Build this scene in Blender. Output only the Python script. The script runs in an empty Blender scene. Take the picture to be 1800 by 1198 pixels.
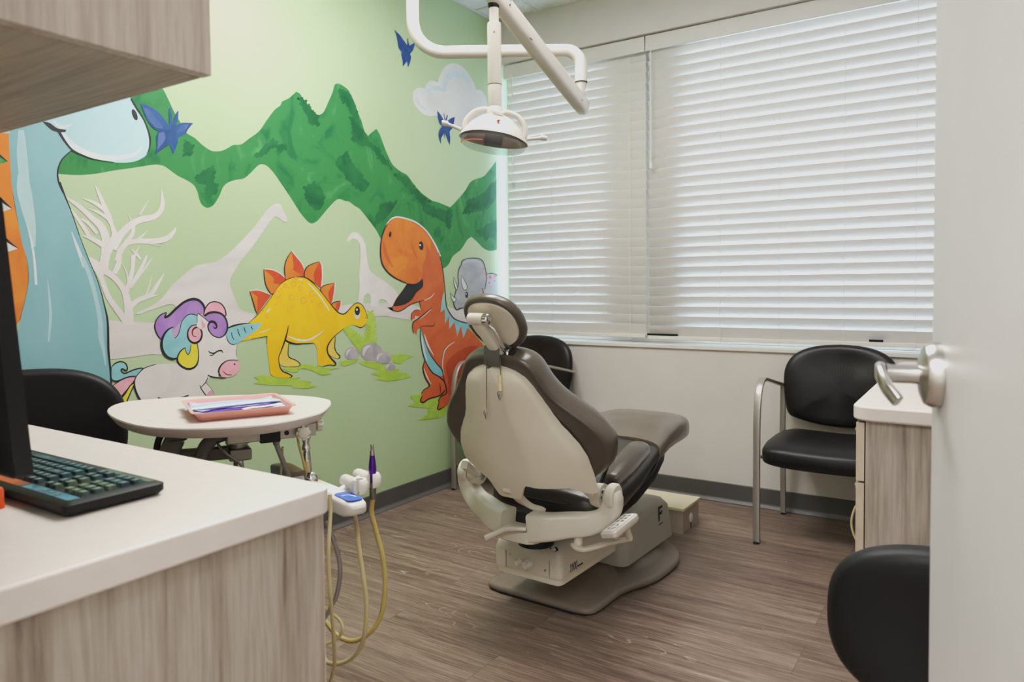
import bpy, bmesh, math, random
from mathutils import Vector, Matrix, Euler
random.seed(7)
R = math.radians
COL = bpy.context.scene.collection
SC = bpy.context.scene

# ------------------------------------------------------------------ camera
F_PX, YAW, PITCH, ROLL, CYP = 1271.8, -0.578556, 0.0351637, -0.00883691, 551.88
CAM = Vector((0.0, 0.0, 1.11))
def _basis():
    cy, sy, cp, sp = math.cos(YAW), math.sin(YAW), math.cos(PITCH), math.sin(PITCH)
    f = Vector((sy*cp, cy*cp, -sp)); r = Vector((cy, -sy, 0)); u = r.cross(f)
    r2 = r*math.cos(ROLL) + u*math.sin(ROLL); u2 = -r*math.sin(ROLL) + u*math.cos(ROLL)
    return r2, u2, f
CR, CU, CF = _basis()
def ray(x, y): return CR*((x-900)/F_PX) + CU*(-(y-CYP)/F_PX) + CF
def onx(x, y, X): d = ray(x, y); return CAM + d*(X/d.x)
def ony(x, y, Y): d = ray(x, y); return CAM + d*(Y/d.y)
def onz(x, y, Z): d = ray(x, y); return CAM + d*((Z-CAM.z)/d.z)
def dep(x, y, D): return CAM + ray(x, y)*D
cam_data = bpy.data.cameras.new('camera'); cam = bpy.data.objects.new('camera', cam_data); COL.objects.link(cam)
m = Matrix((( CR.x, CU.x, -CF.x, CAM.x), (CR.y, CU.y, -CF.y, CAM.y), (CR.z, CU.z, -CF.z, CAM.z), (0, 0, 0, 1)))
cam.matrix_world = m
cam_data.sensor_width = 36; cam_data.sensor_fit = 'HORIZONTAL'
cam_data.lens = F_PX/1800*36
cam_data.shift_y = (CYP-599)/1800
cam_data.clip_start = 0.02
cam_data.dof.use_dof = True; cam_data.dof.focus_distance = 2.5; cam_data.dof.aperture_fstop = 5.6
SC.camera = cam

# ------------------------------------------------------------------ materials
def lin(c):
    return tuple((v/255/12.92 if v/255 <= .04045 else ((v/255+.055)/1.055)**2.4) for v in c)
MATS = {}
def new_mat(name):
    mt = bpy.data.materials.new(name); mt.use_nodes = True
    nt = mt.node_tree; nt.nodes.clear()
    out = nt.nodes.new('ShaderNodeOutputMaterial'); b = nt.nodes.new('ShaderNodeBsdfPrincipled')
    nt.links.new(b.outputs[0], out.inputs[0])
    MATS[name] = mt
    return mt, nt, b
def N(nt, t, **kw):
    n = nt.nodes.new(t)
    for k, v in kw.items():
        if hasattr(n, k): setattr(n, k, v)
        else: n.inputs[k].default_value = v
    return n
def mapping(nt, scale, rot=(0,0,0), coord='Object'):
    tc = nt.nodes.new('ShaderNodeTexCoord'); mp = nt.nodes.new('ShaderNodeMapping')
    mp.inputs['Scale'].default_value = scale; mp.inputs['Rotation'].default_value = rot
    nt.links.new(tc.outputs[coord], mp.inputs[0]); return mp
def ramp(nt, stops):
    r = nt.nodes.new('ShaderNodeValToRGB'); e = r.color_ramp.elements
    while len(e) < len(stops): e.new(.5)
    for i, (p, c) in enumerate(stops): e[i].position = p; e[i].color = (*lin(c), 1)
    return r
def bump(nt, b, src, strength, dist=.002):
    bp = nt.nodes.new('ShaderNodeBump'); bp.inputs['Strength'].default_value = strength; bp.inputs['Distance'].default_value = dist
    nt.links.new(src, bp.inputs['Height']); nt.links.new(bp.outputs[0], b.inputs['Normal'])
def plain(name, c, rough=.5, metal=0, var=.04, scale=6, spec=.5, coat=0, bmp=0, bscale=200, emit=None, coatr=.1):
    mt, nt, b = new_mat(name)
    n = N(nt, 'ShaderNodeTexNoise'); n.inputs['Scale'].default_value = scale; n.inputs['Detail'].default_value = 3
    nt.links.new(mapping(nt, (1,1,1)).outputs[0], n.inputs[0])
    c0 = tuple(max(0, v*(1-var)) for v in c); c1 = tuple(min(255, v*(1+var)) for v in c)
    r = ramp(nt, [(.3, c0), (.7, c1)])
    nt.links.new(n.outputs[0], r.inputs[0]); nt.links.new(r.outputs[0], b.inputs['Base Color'])
    b.inputs['Roughness'].default_value = rough; b.inputs['Metallic'].default_value = metal
    b.inputs['Specular IOR Level'].default_value = spec
    b.inputs['Coat Weight'].default_value = coat; b.inputs['Coat Roughness'].default_value = coatr
    if bmp:
        n2 = N(nt, 'ShaderNodeTexNoise'); n2.inputs['Scale'].default_value = bscale; n2.inputs['Detail'].default_value = 2
        nt.links.new(mapping(nt, (1,1,1)).outputs[0], n2.inputs[0]); bump(nt, b, n2.outputs[0], bmp)
    return mt
def paint2(name, c0, c1, scale=(6,6,6), c2=None, rough=.6, dist=1.5):
    """brushed wall paint mixing two or three tints"""
    mt, nt, b = new_mat(name)
    n = N(nt, 'ShaderNodeTexNoise'); n.inputs['Scale'].default_value = 1; n.inputs['Detail'].default_value = 5; n.inputs['Distortion'].default_value = dist
    nt.links.new(mapping(nt, scale, (R(35),0,0)).outputs[0], n.inputs[0])
    st = [(.34, c0), (.62, c1)] if c2 is None else [(.34, c0), (.46, c1), (.60, c1), (.72, c2)]
    r = ramp(nt, st); nt.links.new(n.outputs[0], r.inputs[0]); nt.links.new(r.outputs[0], b.inputs['Base Color'])
    b.inputs['Roughness'].default_value = rough; b.inputs['Specular IOR Level'].default_value = .3
    return mt
def wood(name, dark, mid, light, scale=(9, 9, .55), rough=.45):
    mt, nt, b = new_mat(name)
    mp = mapping(nt, scale)
    n = N(nt, 'ShaderNodeTexNoise'); n.inputs['Scale'].default_value = 1.6; n.inputs['Detail'].default_value = 6; n.inputs['Roughness'].default_value = .6; n.inputs['Distortion'].default_value = .35
    nt.links.new(mp.outputs[0], n.inputs[0])
    mp2 = mapping(nt, tuple(s*7 for s in scale))
    n2 = N(nt, 'ShaderNodeTexNoise'); n2.inputs['Scale'].default_value = 1.8; n2.inputs['Detail'].default_value = 4
    nt.links.new(mp2.outputs[0], n2.inputs[0])
    mx = N(nt, 'ShaderNodeMix', data_type='FLOAT'); mx.inputs[0].default_value = .32
    nt.links.new(n.outputs[0], mx.inputs[2]); nt.links.new(n2.outputs[0], mx.inputs[3])
    r = ramp(nt, [(.33, dark), (.43, mid), (.56, light), (.68, mid)])
    nt.links.new(mx.outputs[0], r.inputs[0]); nt.links.new(r.outputs[0], b.inputs['Base Color'])
    b.inputs['Roughness'].default_value = rough; bump(nt, b, mx.outputs[0], .08)
    return mt

# ------------------------------------------------------------------ mesh builder
class MB:
    def __init__(s): s.v = []; s.f = []; s.mi = []; s.m = 0
    def add(s, verts, faces):
        o = len(s.v); s.v += [tuple(p) for p in verts]
        for f in faces: s.f.append([i+o for i in f]); s.mi.append(s.m)
        return s
    def box(s, x0, x1, y0, y1, z0, z1):
        v = [(x,y,z) for x in (x0,x1) for y in (y0,y1) for z in (z0,z1)]
        return s.add(v, [(0,1,3,2),(4,6,7,5),(0,4,5,1),(2,3,7,6),(0,2,6,4),(1,5,7,3)])
    def rings(s, rings, cap=(True, True), close=False):
        n = len(rings[0]); v = [p for r in rings for p in r]; f = []
        k = len(rings)
        for i in range(k if close else k-1):
            a, b = i*n, ((i+1) % k)*n
            for j in range(n):
                j2 = (j+1) % n; f.append((a+j, a+j2, b+j2, b+j))
        if not close:
            if cap[0]: f.append(tuple(range(n))[::-1])
            if cap[1]: f.append(tuple((k-1)*n+j for j in range(n)))
        return s.add(v, f)
    def tube(s, pts, r, seg=12, smooth=0, squash=1, upv=None):
        pts = [Vector(p) for p in pts]
        if smooth: pts = catmull(pts, smooth)
        n = len(pts)
        rr = r if isinstance(r, (list, tuple)) else [r]*n
        if len(rr) != n:
            m_ = len(rr)-1; rr = [rr[int(i*m_/(n-1))] + (rr[min(m_, int(i*m_/(n-1))+1)]-rr[int(i*m_/(n-1))])*((i*m_/(n-1)) % 1) for i in range(n)]
        rings = []; prev = None
        for i, p in enumerate(pts):
            t = (pts[min(i+1, n-1)] - pts[max(i-1, 0)]).normalized()
            if prev is None:
                up = Vector(upv) if upv is not None else (Vector((0,0,1)) if abs(t.z) < .9 else Vector((0,1,0)))
            else: up = prev
            u = (up - t*up.dot(t)).normalized(); w = t.cross(u); prev = u
            rings.append([p + u*(rr[i]*math.cos(2*math.pi*k/seg)) + w*(rr[i]*squash*math.sin(2*math.pi*k/seg)) for k in range(seg)])
        return s.rings(rings)
    def beam(s, pts, w, h, upv=(0,0,1), smooth=0, c=.25):
        """swept rounded rectangle: w across, h along upv"""
        pts = [Vector(p) for p in pts]
        if smooth: pts = catmull(pts, smooth)
        n = len(pts); rings = []
        ww = lerpl(w, n); hh = lerpl(h, n)
        for i, p in enumerate(pts):
            t = (pts[min(i+1, n-1)] - pts[max(i-1, 0)]).normalized()
            up = Vector(upv); u = (up - t*up.dot(t)).normalized(); q = t.cross(u)
            a, b_ = ww[i]/2, hh[i]/2; k = min(a, b_)*c*2
            prof = []
            for sx, sy, st in ((1,1,0),(-1,1,90),(-1,-1,180),(1,-1,270)):
                for j in range(4):
                    an = R(st + j*30); prof.append((sx*(a-k)+k*math.cos(an), sy*(b_-k)+k*math.sin(an)))
            rings.append([p + q*x + u*y for x, y in prof])
        return s.rings(rings)
    def cyl(s, p0, p1, r0, r1=None, seg=20):
        return s.tube([p0, p1], [r0, r0 if r1 is None else r1], seg)
    def lathe(s, prof, o=(0,0,0), ax=(0,0,1), seg=24):
        """prof: (radius, distance along axis)"""
        o = Vector(o); ax = Vector(ax).normalized()
        a = Vector((1,0,0)) if abs(ax.x) < .9 else Vector((0,1,0))
        u = (a - ax*a.dot(ax)).normalized(); w = ax.cross(u)
        return s.rings([[o + ax*d + u*(r*math.cos(2*math.pi*k/seg)) + w*(r*math.sin(2*math.pi*k/seg)) for k in range(seg)] for r, d in prof])
    def ell(s, c, rx, ry, rz, seg=20, n=10, e=1.0):
        c = Vector(c); rings = []
        for i in range(1, n):
            th = math.pi*i/n; sr = math.sin(th)**e; cz = -math.copysign(abs(math.cos(th))**e, math.cos(th))
            rings.append([c + Vector((rx*sr*math.cos(2*math.pi*k/seg), ry*sr*math.sin(2*math.pi*k/seg), rz*cz)) for k in range(seg)])
        return s.rings(rings)
    def prism(s, out, z0, z1):
        """outline in xy extruded in z"""
        n = len(out)
        return s.rings([[(x,y,z0) for x,y in out], [(x,y,z1) for x,y in out]])
    def xf(s, mat):
        s.v = [tuple(mat @ Vector(p)) for p in s.v]; return s
    def build(s, name, mats, parent=None, smooth=35, bevel=0, bseg=2, sub=0, solid=0):
        me = bpy.data.meshes.new(name); me.from_pydata(s.v, [], s.f)
        for mt in (mats if isinstance(mats, (list, tuple)) else [mats]): me.materials.append(mt)
        for i, p in enumerate(me.polygons): p.material_index = s.mi[i]
        bm = bmesh.new(); bm.from_mesh(me); bmesh.ops.recalc_face_normals(bm, faces=bm.faces); bm.to_mesh(me); bm.free()
        if smooth:
            me.shade_smooth()
            if smooth < 180: me.set_sharp_from_angle(angle=R(smooth))
        o = bpy.data.objects.new(name, me); COL.objects.link(o)
        if parent: o.parent = parent
        if solid:
            md = o.modifiers.new('s', 'SOLIDIFY'); md.thickness = solid; md.offset = 0
        if bevel:
            md = o.modifiers.new('b', 'BEVEL'); md.width = bevel; md.segments = bseg; md.limit_method = 'ANGLE'; md.angle_limit = R(40); md.harden_normals = True
        if sub:
            md = o.modifiers.new('u', 'SUBSURF'); md.levels = sub; md.render_levels = sub
        return o
def lerpl(w, n):
    if not isinstance(w, (list, tuple)): return [w]*n
    m_ = len(w)-1; out = []
    for i in range(n):
        t = i*m_/(n-1); k = min(int(t), m_-1); out.append(w[k]+(w[k+1]-w[k])*(t-k))
    return out
def catmull(pts, k=6, closed=False, corner=None):
    pts = [Vector(p) for p in pts]; n = len(pts); out = []
    cor = [False]*n
    if corner is not None:
        for i in range(n):
            if closed or 0 < i < n-1:
                a = pts[i]-pts[i-1]; b = pts[(i+1) % n]-pts[i]
                if a.length > 0 and b.length > 0 and a.angle(b) > R(corner): cor[i] = True
    rng = n if closed else n-1
    for i in range(rng):
        p1, p2 = pts[i], pts[(i+1) % n]
        p0 = pts[i-1] if (closed or i > 0) else p1
        p3 = pts[(i+2) % n] if (closed or i < n-2) else p2
        t1 = (p2-p0)*.5; t2 = (p3-p1)*.5
        L = (p2-p1).length
        if t1.length > L: t1 *= L/t1.length
        if t2.length > L: t2 *= L/t2.length
        if cor[i]: t1 = (p2-p1)*.5
        if cor[(i+1) % n]: t2 = (p2-p1)*.5
        for j in range(k):
            t = j/k; t_2 = t*t; t_3 = t_2*t
            out.append(p1*(2*t_3-3*t_2+1) + t1*(t_3-2*t_2+t) + p2*(-2*t_3+3*t_2) + t2*(t_3-t_2))
    if not closed: out.append(pts[-1])
    return out
def rrect(x0, x1, y0, y1, r, seg=5):
    """rounded rectangle outline; r may be one radius or four (x1y1, x0y1, x0y0, x1y0)"""
    rs = r if isinstance(r, (list, tuple)) else [r]*4; out = []
    for (cx, cy, st), q in zip(((x1,y1,0),(x0,y1,90),(x0,y0,180),(x1,y0,270)), rs):
        sx = -1 if cx == x1 else 1; sy = -1 if cy == y1 else 1
        for j in range(seg+1 if q else 1):
            an = R(st + (90*j/seg if q else 0))
            out.append((cx+sx*q+q*math.cos(an), cy+sy*q+q*math.sin(an)) if q else (cx, cy))
    return out
def sell(a, b, n=2.6, seg=40, a0=0):
    out = []
    for k in range(seg):
        t = 2*math.pi*k/seg + a0; c, s_ = math.cos(t), math.sin(t)
        out.append((a*math.copysign(abs(c)**(2/n), c), b*math.copysign(abs(s_)**(2/n), s_)))
    return out
def tag(o, label=None, cat=None, group=None, kind=None):
    if label: o['label'] = label
    if cat: o['category'] = cat
    if group: o['group'] = group
    if kind: o['kind'] = kind
    return o
def thing(name, label, cat, loc=(0,0,0), rz=0, group=None):
    o = bpy.data.objects.new(name, None); COL.objects.link(o); o.empty_display_size = .1
    o.location = loc; o.rotation_euler = (0,0,rz); tag(o, label, cat, group); return o
def struct(o): o['kind'] = 'structure'; return o
def copy_tree(o, parent=None):
    c = o.copy(); COL.objects.link(c)
    if parent: c.parent = parent
    for ch in list(o.children): copy_tree(ch, c)
    return c

# ------------------------------------------------------------------ palette
M = MATS
plain('wall_paint', (214,206,199), .7, var=.012, bmp=.15, bscale=350)
plain('wall_white', (205,200,192), .7, var=.012)
plain('ceiling_tile', (226,226,222), .8, var=.02, bmp=.25, bscale=120)
plain('grid_metal', (214,214,210), .5)
plain('rubber_base', (80,78,75), .55, var=.05)
plain('rubber_toe_sheen', (96,94,91), .45, var=.05)  # lighter than the base: reflection along the toe put into the colour
plain('white_trim', (222,220,214), .45, var=.01)
plain('door_paint', (190,187,184), .38, var=.012)
plain('steel', (190,186,180), .28, 1, var=.03)
plain('dark_steel', (120,117,112), .35, 1, var=.04)
plain('chrome', (225,225,225), .08, 1, var=.01)
plain('counter_white', (217,206,198), .42, var=.012, scale=30)
plain('counter_warm', (215,205,197), .42, var=.012, scale=30)
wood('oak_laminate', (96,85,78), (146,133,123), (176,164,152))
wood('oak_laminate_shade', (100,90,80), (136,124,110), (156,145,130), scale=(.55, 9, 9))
plain('edge_band', (196,178,156), .5, var=.05, scale=20)
plain('shadow_gap', (40,38,36), .7)
plain('leather_brown', (74,66,58), .30, var=.07, bmp=.10, bscale=260, coat=.25, coatr=.22)
plain('leather_dark', (44,40,36), .30, var=.07, bmp=.10, bscale=260, coat=.2, coatr=.2)
plain('leather_black', (22,21,21), .38, spec=.34, var=.06, bmp=.12, bscale=260)
plain('leather_stool', (13,13,14), .48, spec=.28, var=.06, bmp=.06, bscale=260)
plain('vinyl_cover', (100,90,79), .24, var=.05)
plain('cast_beige', (208,200,184), .34, var=.015, coat=.15)
plain('shell_beige', (220,210,191), .40, var=.02)
plain('lamp_cream', (200,192,181), .25, var=.01, coat=.35)
plain('base_grey', (124,112,101), .38, var=.03)
plain('pump_grey', (174,169,157), .36, var=.02)
plain('black_plastic', (13,13,14), .5, spec=.3, var=.05)
plain('black_matt', (16,16,17), .7, var=.05)
plain('white_plastic', (228,223,214), .35, var=.01)
plain('ink_black', (22,24,26), .7, var=.05)
plain('bar_metal', (172,166,158), .38, .7, var=.03)
plain('screw_grey', (130,126,118), .35, .8)
plain('blind_valance', (216,211,203), .5, var=.02, scale=3)
plain('cord_white', (222,222,218), .6)
plain('cord_tan', (200,184,140), .42, var=.03)
plain('cord_ochre', (186,164,102), .42, var=.03)
plain('cord_grey', (140,136,132), .45, var=.03)
plain('arm_dark', (92,90,82), .5, var=.05)
# ================================================================== the room
XL, YB, ZC, XR, YF = -2.523, 3.70, 2.74, 0.36, 0.16
WZ0, WZ1 = 0.805, 2.475            # window opening in the back wall

# floor: vinyl planks running along x
mt, nt, b = new_mat('plank_floor')
mp = mapping(nt, (1,1,1))
br = N(nt, 'ShaderNodeTexBrick'); br.offset = .37; br.offset_frequency = 2
br.inputs['Scale'].default_value = 1.0; br.inputs['Mortar Size'].default_value = .0011; br.inputs['Mortar Smooth'].default_value = .3
br.inputs['Brick Width'].default_value = 1.22; br.inputs['Row Height'].default_value = .178; br.inputs['Bias'].default_value = 0
br.inputs['Color1'].default_value = (0,0,0,1); br.inputs['Color2'].default_value = (1,1,1,1); br.inputs['Mortar'].default_value = (.5,.5,.5,1)
nt.links.new(mp.outputs[0], br.inputs[0])
# offset the grain per plank
sc = N(nt, 'ShaderNodeVectorMath', operation='SCALE'); sc.inputs['Scale'].default_value = 7.3
nt.links.new(br.outputs['Color'], sc.inputs[0])
ad = N(nt, 'ShaderNodeVectorMath', operation='ADD'); nt.links.new(mp.outputs[0], ad.inputs[0]); nt.links.new(sc.outputs[0], ad.inputs[1])
def grain(scale, detail, dist, rough=.6):
    mm = N(nt, 'ShaderNodeMapping'); mm.inputs['Scale'].default_value = scale; nt.links.new(ad.outputs[0], mm.inputs[0])
    n = N(nt, 'ShaderNodeTexNoise'); n.inputs['Scale'].default_value = 1; n.inputs['Detail'].default_value = detail
    n.inputs['Distortion'].default_value = dist; n.inputs['Roughness'].default_value = rough
    nt.links.new(mm.outputs[0], n.inputs[0]); return n
g1 = grain((1.9, 34, 1), 6, .7, .65); g2 = grain((9, 210, 1), 4, .4, .7)
mx = N(nt, 'ShaderNodeMix', data_type='FLOAT'); mx.inputs[0].default_value = .5
nt.links.new(g1.outputs[0], mx.inputs[2]); nt.links.new(g2.outputs[0], mx.inputs[3])
r1 = ramp(nt, [(.33, (78,62,54)), (.46, (114,96,85)), (.54, (134,115,102)), (.66, (164,145,130))])
nt.links.new(mx.outputs[0], r1.inputs[0])
# cathedral grain: thin pale contour lines
mm = N(nt, 'ShaderNodeMapping'); mm.inputs['Scale'].default_value = (1.1, 7.5, 1); nt.links.new(ad.outputs[0], mm.inputs[0])
n3 = N(nt, 'ShaderNodeTexNoise'); n3.inputs['Scale'].default_value = 1; n3.inputs['Detail'].default_value = 2; n3.inputs['Distortion'].default_value = .5
nt.links.new(mm.outputs[0], n3.inputs[0])
ml = N(nt, 'ShaderNodeMath', operation='MULTIPLY'); ml.inputs[1].default_value = 22; nt.links.new(n3.outputs[0], ml.inputs[0])
fr = N(nt, 'ShaderNodeMath', operation='FRACT'); nt.links.new(ml.outputs[0], fr.inputs[0])
rr = ramp(nt, [(.0, (0,0,0)), (.05, (215,215,215)), (.11, (0,0,0)), (1, (0,0,0))]); nt.links.new(fr.outputs[0], rr.inputs[0])
g4 = grain((1.6, 5, 1), 2, 0)
rm = ramp(nt, [(.52, (0,0,0)), (.62, (255,255,255))]); nt.links.new(g4.outputs[0], rm.inputs[0])
mu = N(nt, 'ShaderNodeMath', operation='MULTIPLY'); nt.links.new(rr.outputs[0], mu.inputs[0]); nt.links.new(rm.outputs[0], mu.inputs[1])
mc = N(nt, 'ShaderNodeMix', data_type='RGBA'); mc.inputs[7].default_value = (*lin((196,178,160)), 1)
nt.links.new(mu.outputs[0], mc.inputs[0]); nt.links.new(r1.outputs[0], mc.inputs[6])
# plank tint and joints
hs = N(nt, 'ShaderNodeHueSaturation'); nt.links.new(mc.outputs[2], hs.inputs['Color'])
mr = N(nt, 'ShaderNodeMapRange'); mr.inputs[3].default_value = .86; mr.inputs[4].default_value = 1.10
nt.links.new(br.outputs['Color'], mr.inputs[0]); nt.links.new(mr.outputs[0], hs.inputs['Value'])
mj = N(nt, 'ShaderNodeMix', data_type='RGBA'); mj.inputs[7].default_value = (*lin((62,50,44)), 1)
fj = N(nt, 'ShaderNodeMath', operation='MULTIPLY'); fj.inputs[1].default_value = .55; nt.links.new(br.outputs['Fac'], fj.inputs[0])
nt.links.new(fj.outputs[0], mj.inputs[0]); nt.links.new(hs.outputs[0], mj.inputs[6]); nt.links.new(mj.outputs[2], b.inputs['Base Color'])
b.inputs['Roughness'].default_value = .42; b.inputs['Specular IOR Level'].default_value = .4
bump(nt, b, mx.outputs[0], .12)

# green wall paint, faint roller mottling
mt, nt, b = new_mat('green_wall')
n = N(nt, 'ShaderNodeTexNoise'); n.inputs['Scale'].default_value = 1.1; n.inputs['Detail'].default_value = 2
nt.links.new(mapping(nt, (1,1,1)).outputs[0], n.inputs[0])
r = ramp(nt, [(.35, (168,192,145)), (.65, (177,199,155))]); nt.links.new(n.outputs[0], r.inputs[0]); nt.links.new(r.outputs[0], b.inputs['Base Color'])
b.inputs['Roughness'].default_value = .5; b.inputs['Specular IOR Level'].default_value = .45
n2 = N(nt, 'ShaderNodeTexNoise'); n2.inputs['Scale'].default_value = 420; nt.links.new(mapping(nt, (1,1,1)).outputs[0], n2.inputs[0]); bump(nt, b, n2.outputs[0], .12)

struct(MB().box(XL-.2, XR+.2, -1.7, YB+.25, -.1, 0).build('floor', M['plank_floor'], smooth=0))
struct(MB().box(XL-.15, XL, -1.7, YB+.2, 0, ZC+.1).build('wall_left', M['green_wall'], smooth=0))
wb = MB(); wb.box(XL-.15, XR+.15, YB, YB+.2, 0, WZ0-.02); wb.box(XL-.15, XR+.15, YB, YB+.2, WZ1, ZC+.1)
struct(wb.build('wall_back', M['wall_paint'], smooth=0))
struct(MB().box(XR, XR+.15, YF-.12, YB+.2, 0, ZC+.1).build('wall_right', M['wall_white'], smooth=0))
wf = MB(); wf.box(XL, -.72, YF-.12, YF, 0, ZC); wf.box(.27, XR, YF-.12, YF, 0, ZC); wf.box(-.72, .27, YF-.12, YF, 2.13, ZC)
struct(wf.build('wall_front', M['wall_white'], smooth=0))
wh = MB(); wh.box(XL-.15, XR+1.2, -1.75, -1.65, 0, ZC); wh.box(XR+1.1, XR+1.2, -1.65, YF, 0, ZC)
struct(wh.build('wall_hall', M['wall_white'], smooth=0))
struct(MB().box(XR+.2, XR+1.2, -1.7, YF, -.1, 0).build('floor_hall', M['plank_floor'], smooth=0))
struct(MB().box(XL-.2, XR+1.2, -1.75, YB+.25, ZC, ZC+.1).build('ceiling', M['ceiling_tile'], smooth=0))
# suspended grid of the ceiling
gm = MB(); gx, gy = -2.222, 3.49
for k in range(-1, 6): gm.box(gx+.61*k-.012, gx+.61*k+.012, -1.6, YB, ZC-.006, ZC+.001)
for k in range(0, 9): gm.box(XL, XR, gy-.61*k-.012, gy-.61*k+.012, ZC-.007, ZC+.001)
gm.box(XL, XL+.02, YF, YB, ZC-.008, ZC+.001); gm.box(XL, XR, YB-.02, YB, ZC-.008, ZC+.001)
struct(gm.build('trim_1', M['grid_metal'], smooth=0))

def base_profile(along, p, s):   # cove base with a toe
    prof = [(0,.098),(.004,.1),(.007,.096),(.007,.022),(.0085,.016),(.013,.009),(.018,.003),(.018,0),(0,0)]
    a0, a1 = along
    if s == 'left': rg = [[(p+d, a, z) for d, z in prof] for a in (a0, a1)]
    else: rg = [[(a, p-d, z) for d, z in prof] for a in (a0, a1)]
    mb = MB(); mb.rings(rg)
    n = len(prof)
    for i in range(n): 
        if i in (3, 4, 5): mb.mi[i] = 1
    return mb
struct(base_profile((.8, YB), XL, 'left').build('baseboard_left', [M['rubber_base'], M['rubber_toe_sheen']], smooth=0))
struct(base_profile((XL, XR), YB, 'back').build('baseboard_back', [M['rubber_base'], M['rubber_toe_sheen']], smooth=0))

# ------------------------------------------------------------------ window and blinds
mt, nt, b = new_mat('window_glass')
b.inputs['Base Color'].default_value = (.9,.95,1,1); b.inputs['Roughness'].default_value = .02
tp = N(nt, 'ShaderNodeBsdfTransparent'); tp.inputs[0].default_value = (.93,.97,1,1); fz = N(nt, 'ShaderNodeFresnel'); fz.inputs[0].default_value = 1.45
ms = N(nt, 'ShaderNodeMixShader'); out = [x for x in nt.nodes if x.type == 'OUTPUT_MATERIAL'][0]
nt.links.new(fz.outputs[0], ms.inputs[0]); nt.links.new(tp.outputs[0], ms.inputs[1]); nt.links.new(b.outputs[0], ms.inputs[2]); nt.links.new(ms.outputs[0], out.inputs[0])
mt, nt, b = new_mat('blind_slat')
b.inputs['Base Color'].default_value = (*lin((224,220,214)), 1); b.inputs['Roughness'].default_value = .5
n = N(nt, 'ShaderNodeTexNoise'); n.inputs['Scale'].default_value = 1; n.inputs['Detail'].default_value = 3
nt.links.new(mapping(nt, (1.5, 60, 60)).outputs[0], n.inputs[0]); bump(nt, b, n.outputs[0], .06)
tr = N(nt, 'ShaderNodeBsdfTranslucent'); tr.inputs[0].default_value = (.78,.80,.84,1)
ms = N(nt, 'ShaderNodeMixShader'); ms.inputs[0].default_value = .10
out = [x for x in nt.nodes if x.type == 'OUTPUT_MATERIAL'][0]
nt.links.new(b.outputs[0], ms.inputs[1]); nt.links.new(tr.outputs[0], ms.inputs[2]); nt.links.new(ms.outputs[0], out.inputs[0])

win = bpy.data.objects.new('window_1', None); COL.objects.link(win); win['kind'] = 'structure'
fm = MB(); y0, y1 = YB+.13, YB+.19
fm.box(XL, XR, y0, y1, WZ0, WZ0+.05); fm.box(XL, XR, y0, y1, WZ1-.05, WZ1)
XM0, XM1 = -1.83, -1.36
for xa, xb in ((XL, XL+.025), (XM0, XM1), (XR-.05, XR)): fm.box(xa, xb, y0, y1, WZ0+.05, WZ1-.05)
fm.build('window_frame', M['white_trim'], win, smooth=0, bevel=.004)
MB().box(XL+.025, XM0, y0+.025, y0+.031, WZ0+.05, WZ1-.05).build('glass_pane', M['window_glass'], win, smooth=0)
MB().box(XM1, XR-.05, y0+.025, y0+.031, WZ0+.05, WZ1-.05).build('glass_pane', M['window_glass'], win, smooth=0)
MB().box(XL, XR, YB-.012, YB+.2, WZ0-.022, WZ0).build('window_sill', M['white_trim'], win, smooth=0, bevel=.004)

YS = YB+.06                       # plane of the slats
def blind(label, xa, xb, tilt, z_bottom, cords, wand, skew=0):
    t = thing('window_blind', label, 'window blind', ((xa+xb)/2, YS, z_bottom), group='white slatted blinds of the window')
    w = (xb-xa)/2; top = WZ1-z_bottom
    MB().box(-w, w, -.040, -.028, top-.088, top-.006).build('valance', M['blind_valance'], t, bevel=.003)
    MB().box(-w+.01, w-.01, -.024, .026, top-.06, top-.012).build('head_rail', M['white_plastic'], t, bevel=.002)
    sw, pitch = .0635, .0533
    mb = MB(); z = .045; a = R(tilt); nsl = 0
    while z < top-.085:
        prof = []
        for k in range(7):        # slightly crowned slat, room-side edge up
            s = -.5+k/6; crown = .0028*(1-4*s*s)
            y = -s*sw*math.cos(a) + crown*math.sin(a)*-1; zz = s*sw*math.sin(a) - crown*math.cos(a)
            prof.append((y, zz))
        bot = [(y+.0024*math.sin(a), zz+.0024*math.cos(a)) for y, zz in prof[::-1]]
        sk = skew*max(0, 1-z/.35)
        mb.rings([[(x, y, z+zz+sk*(-x/w)) for y, zz in prof+bot] for x in (-w+.006, w-.006)])
        z += pitch
    mb.build('slats', M['blind_slat'], t, smooth=50)
    MB().box(-w+.004, w-.004, -.026, .026, 0, .020).build('bottom_rail', M['blind_valance'], t, bevel=.004)
    for cx in cords:
        cm = MB()
        cm.cyl((cx-(xa+xb)/2, -.031, .0), (cx-(xa+xb)/2, -.031, top-.07), .0011, seg=6)
        cm.cyl((cx-(xa+xb)/2, -.031, -.004), (cx-(xa+xb)/2, -.031, .012), .004, seg=8)
        cm.build('ladder_cord', M['cord_white'], t)
    if wand:
        wx, wz = wand; wm = MB(); x = wx-(xa+xb)/2
        wm.cyl((x, -.046, wz-z_bottom), (x, -.046, top-.075), .0028, seg=8); wm.lathe([(.003,0),(.007,.004),(.007,.03),(.004,.036)], (x, -.046, wz-z_bottom-.012), seg=10)
        wm.build('tilt_wand', M['cord_white'], t)
    return t
XSPL = ony(1135, 330, YB+.03).x
b1 = blind('narrow white slatted blind beside the green mural wall, nearly closed', XL+.045, XSPL-.003, 71, .832,
      [ony(970, 450, YB+.03).x, ony(1107, 450, YB+.03).x], (ony(899, 300, YB).x, ony(899, 318, YB).z), skew=0)
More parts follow.
